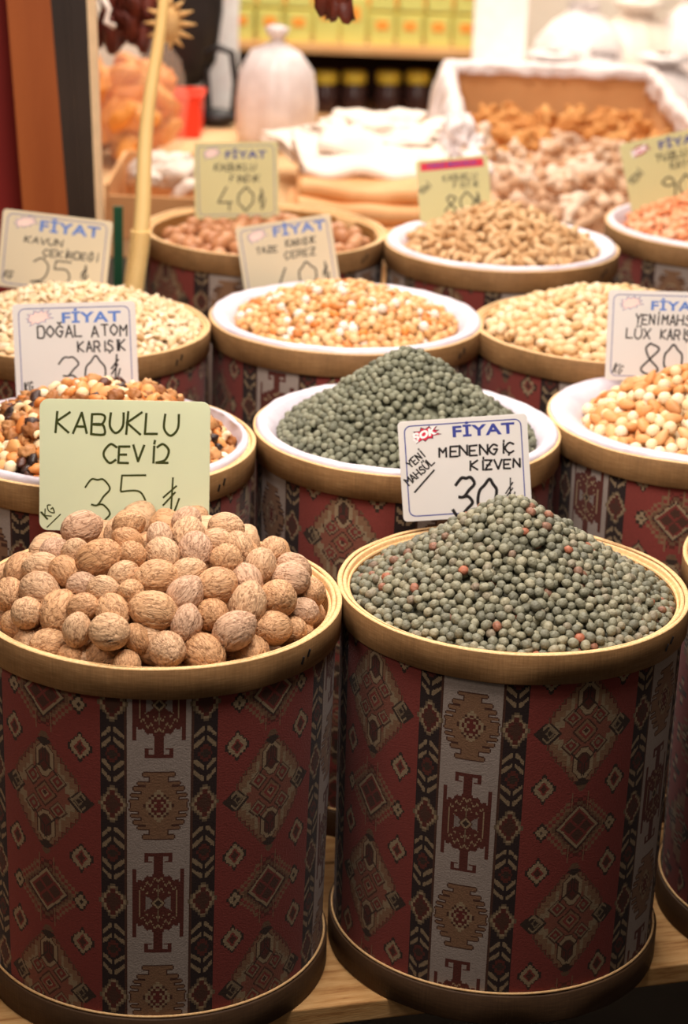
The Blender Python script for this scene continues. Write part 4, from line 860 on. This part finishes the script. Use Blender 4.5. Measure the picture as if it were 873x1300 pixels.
# spiky tan ornament
b = thing('spiky_ornament', 'tan spiky dried ornament beside the top of the cane', 'ornament', P(216, 30, 2.95)); obj('core', ellip('core', M['tan_spike'], (.014, .012, .026), .1, 2), None, b)
for i in range(12):
    a = 2*PI*i/12; V, Fc = tube([(.010*math.cos(a), 0, .022*math.sin(a)), (.036*math.cos(a), 0, .036*math.sin(a))], [.006, .0008], 8); obj('spike', mesh('spike', V, Fc), M['tan_spike'], b)
# black curved panel, white cloth, black handle, red crate
V, Fc = lathe([(.001, 0), (.05, .006), (.085, .05), (.10, .14), (.10, .34), (.095, .40), (.0, .40)], 48); c = P(240, 105, 3.95); o = obj('black_bag', mesh('black_bag', V, Fc), M['black_plastic'], None, (c.x-.02, c.y, c.z-.01)); o.scale = (.8, .4, 1); tag(o, 'smooth black bag behind the cane', 'bag')
cr = thing('red_crate', 'bright red plastic crate behind the apricot bag', 'crate', P(229, 186, 3.80)); cr.location.z = CT; hc = P(236, 108, 3.85).z-CT
for dx, dy, sx, sy in ((-.035, 0, .004, .08), (.035, 0, .004, .08), (0, -.04, .074, .004), (0, .04, .074, .004)): obj('side', box_mesh('side', sx, sy, hc, .001), M['red_plastic'], cr, (dx, dy, 0))
obj('rim', box_mesh('rim', .084, .09, .008, .003), M['red_plastic'], cr, (0, 0, hc-.004))
wp = thing('white_pillar', 'white rounded pillar behind the black looped stand', 'pillar', P(278, 150, 4.55)); wp.location.z = 0; V, Fc = lathe([(.044, 0), (.044, .6), (.038, .9), (.044, 1.2), (.046, 1.8)], 40); obj('shaft', mesh('shaft', V, Fc), M['white_wall'], wp); obj('foot', box_mesh('foot', .16, .16, .03, .004), M['white_wall'], wp)
hd = thing('looped_stand', 'black plastic stand with an open loop in front of the white pillar', 'stand', P(278, 104, 3.85)); V, Fc = tube([(-.018, 0, -.05), (-.024, 0, .02), (-.022, 0, .052), (.0, 0, .06), (.022, 0, .052), (.030, 0, .0), (.026, 0, -.05), (.0, 0, -.068)], .0065, 10, True); obj('loop', mesh('loop', V, Fc), M['black_plastic'], hd); obj('cup', ellip('cup', M['black_plastic'], (.042, .03, .016), .1, 2, sub=3), None, hd, (-.004, 0, -.062)); V, Fc = tube([(0, 0, -.07), (0, 0, -.10), (0, 0, CT-hd.location.z)], .008, 8); obj('stem', mesh('stem', V, Fc), M['black_plastic'], hd)
# shelves with cartons and jars
ys = 5.5; zs = on_plane(490, 63, 1).z
def zy(px, py, y_): d = P(px, py, 1)-CC; t_ = y_/d.y; return CC+d*t_
b1, b2 = zy(490, 60, ys), zy(490, 152, ys)
xl, xr = zy(285, 60, ys).x, zy(612, 60, ys).x
sh = thing('shelf_unit', 'wooden shelf unit with yellow green cartons over dark jars', 'shelf', ((xl+xr)/2, ys, 0)); W = xr-xl
for z_ in (b1.z, b2.z, .12): obj('shelf_board', box_mesh('board', W, .30, .022, .002), M['shelf'], sh, (0, .15, z_-.022))
obj('back_board', box_mesh('back', W, .012, b1.z-.02), M['shelf_dark'], sh, (0, .306, 0))
for sx in (-1, 1): obj('side_panel', box_mesh('side', .018, .30, b1.z-.022), M['shelf'], sh, (sx*(W/2-.009), .15, 0))
obj('back_board', box_mesh('back', W, .012, .34), M['shelf'], sh, (0, .306, b1.z))
PJ = None
def carton(x, y, z, w_, h_, label):
    c = thing('tea_carton', label, 'carton', (x, y, z), (0, 0, gl.uniform(-.06, .06)), 'yellow green cartons on the shelf'); obj('pack', box_mesh('pack', w_, .06, h_, .003), M['can_green'], c); obj('orange_label', box_mesh('label', w_*.5, .002, h_*.28), M['can_orange'], c, (0, -.031, h_*.5)); obj('flap', box_mesh('flap', w_*.9, .05, .004), M['lid'], c, (0, 0, h_))
n_ = 9
for k in range(n_):
    x = xl+.04+(W-.08)*k/(n_-1); tall = k in (3, 4); carton(x, ys+.06, b1.z, .062, .118 if tall else .078, ('tall' if tall else 'short')+' yellow green carton, '+ORD[k]+' on the upper shelf')
for k in range(n_):
    x = xl+.04+(W-.08)*k/(n_-1)
    if k not in (3, 4): carton(x, ys+.06, b1.z+.086, .062, .078, 'yellow green carton stacked on the carton '+ORD[k]+' on the upper shelf')
for k in range(n_-1): carton(xl+.075+(W-.08)*k/(n_-1), ys+.19, b1.z, .066, .16, 'tall yellow green carton in the back row, '+ORD[k])
for k, px in enumerate((412, 448, 491, 528, 566, 372)):
    q = zy(px, 150, ys+.08); hj = zy(px, 104, ys+.08).z-b2.z; j = thing('dark_jar', 'dark jar with a yellow lid, '+('leftmost, partly behind the white sack' if k == 5 else ORD[k+1])+' on the lower shelf', 'jar', (q.x, ys+.08, b2.z), (0, 0, 0), 'dark jars with yellow lids on the shelf')
    V, Fc = lathe([(.001, .0), (.030, .002), (.034, .012), (.034, hj*.82), (.026, hj*.97), (.026, hj)], 32); obj('glass', mesh('glass', V, Fc), M['jar'], j); V, Fc = lathe([(.029, hj-.002), (.031, hj+.002), (.031, hj+.024), (.028, hj+.027), (.001, hj+.027)], 32); obj('lid', mesh('lid', V, Fc), M['lid'], j)
# pale packages at the back right
q = zy(632, 75, 5.2); o = obj('white_board', box_mesh('white_board', .125, .03, 1.25, .003), M['white_wall'], None, (q.x, 5.2, 0)); tag(o, 'narrow upright white board right of the cartons', 'board')
bt = thing('back_table', 'pale table far behind the root box carrying white bags', 'table', (.85, 4.85, 0)); obj('table_top', box_mesh('top', 1.2, .7, .03, .004), M['white_wall'], bt, (0, 0, .66))
for sx in (-.55, .55):
    for sy in (-.3, .3): obj('leg', box_mesh('leg', .04, .04, .66), M['white_wall'], bt, (sx, sy, 0))
for k, (px, y_, r, h, m_) in enumerate(((700, 4.75, .10, .15, 'bag'), (765, 4.7, .09, .17, 'bag'), (840, 4.7, .10, .16, 'bag'), (735, 4.95, .11, .24, 'bag'), (805, 4.98, .10, .24, 'leather_white'), (880, 5.0, .12, .26, 'bag'))):
    q = zy(px, 90, y_); sack('white_sack', 'pale plastic bag, '+('front' if k < 3 else 'back')+' row, '+ORD[k % 3]+' behind the root box', (q.x, y_, .69), r, h, M[m_], 20+k, .35, k % 2 == 0)['group'] = 'pale bags behind the root box'
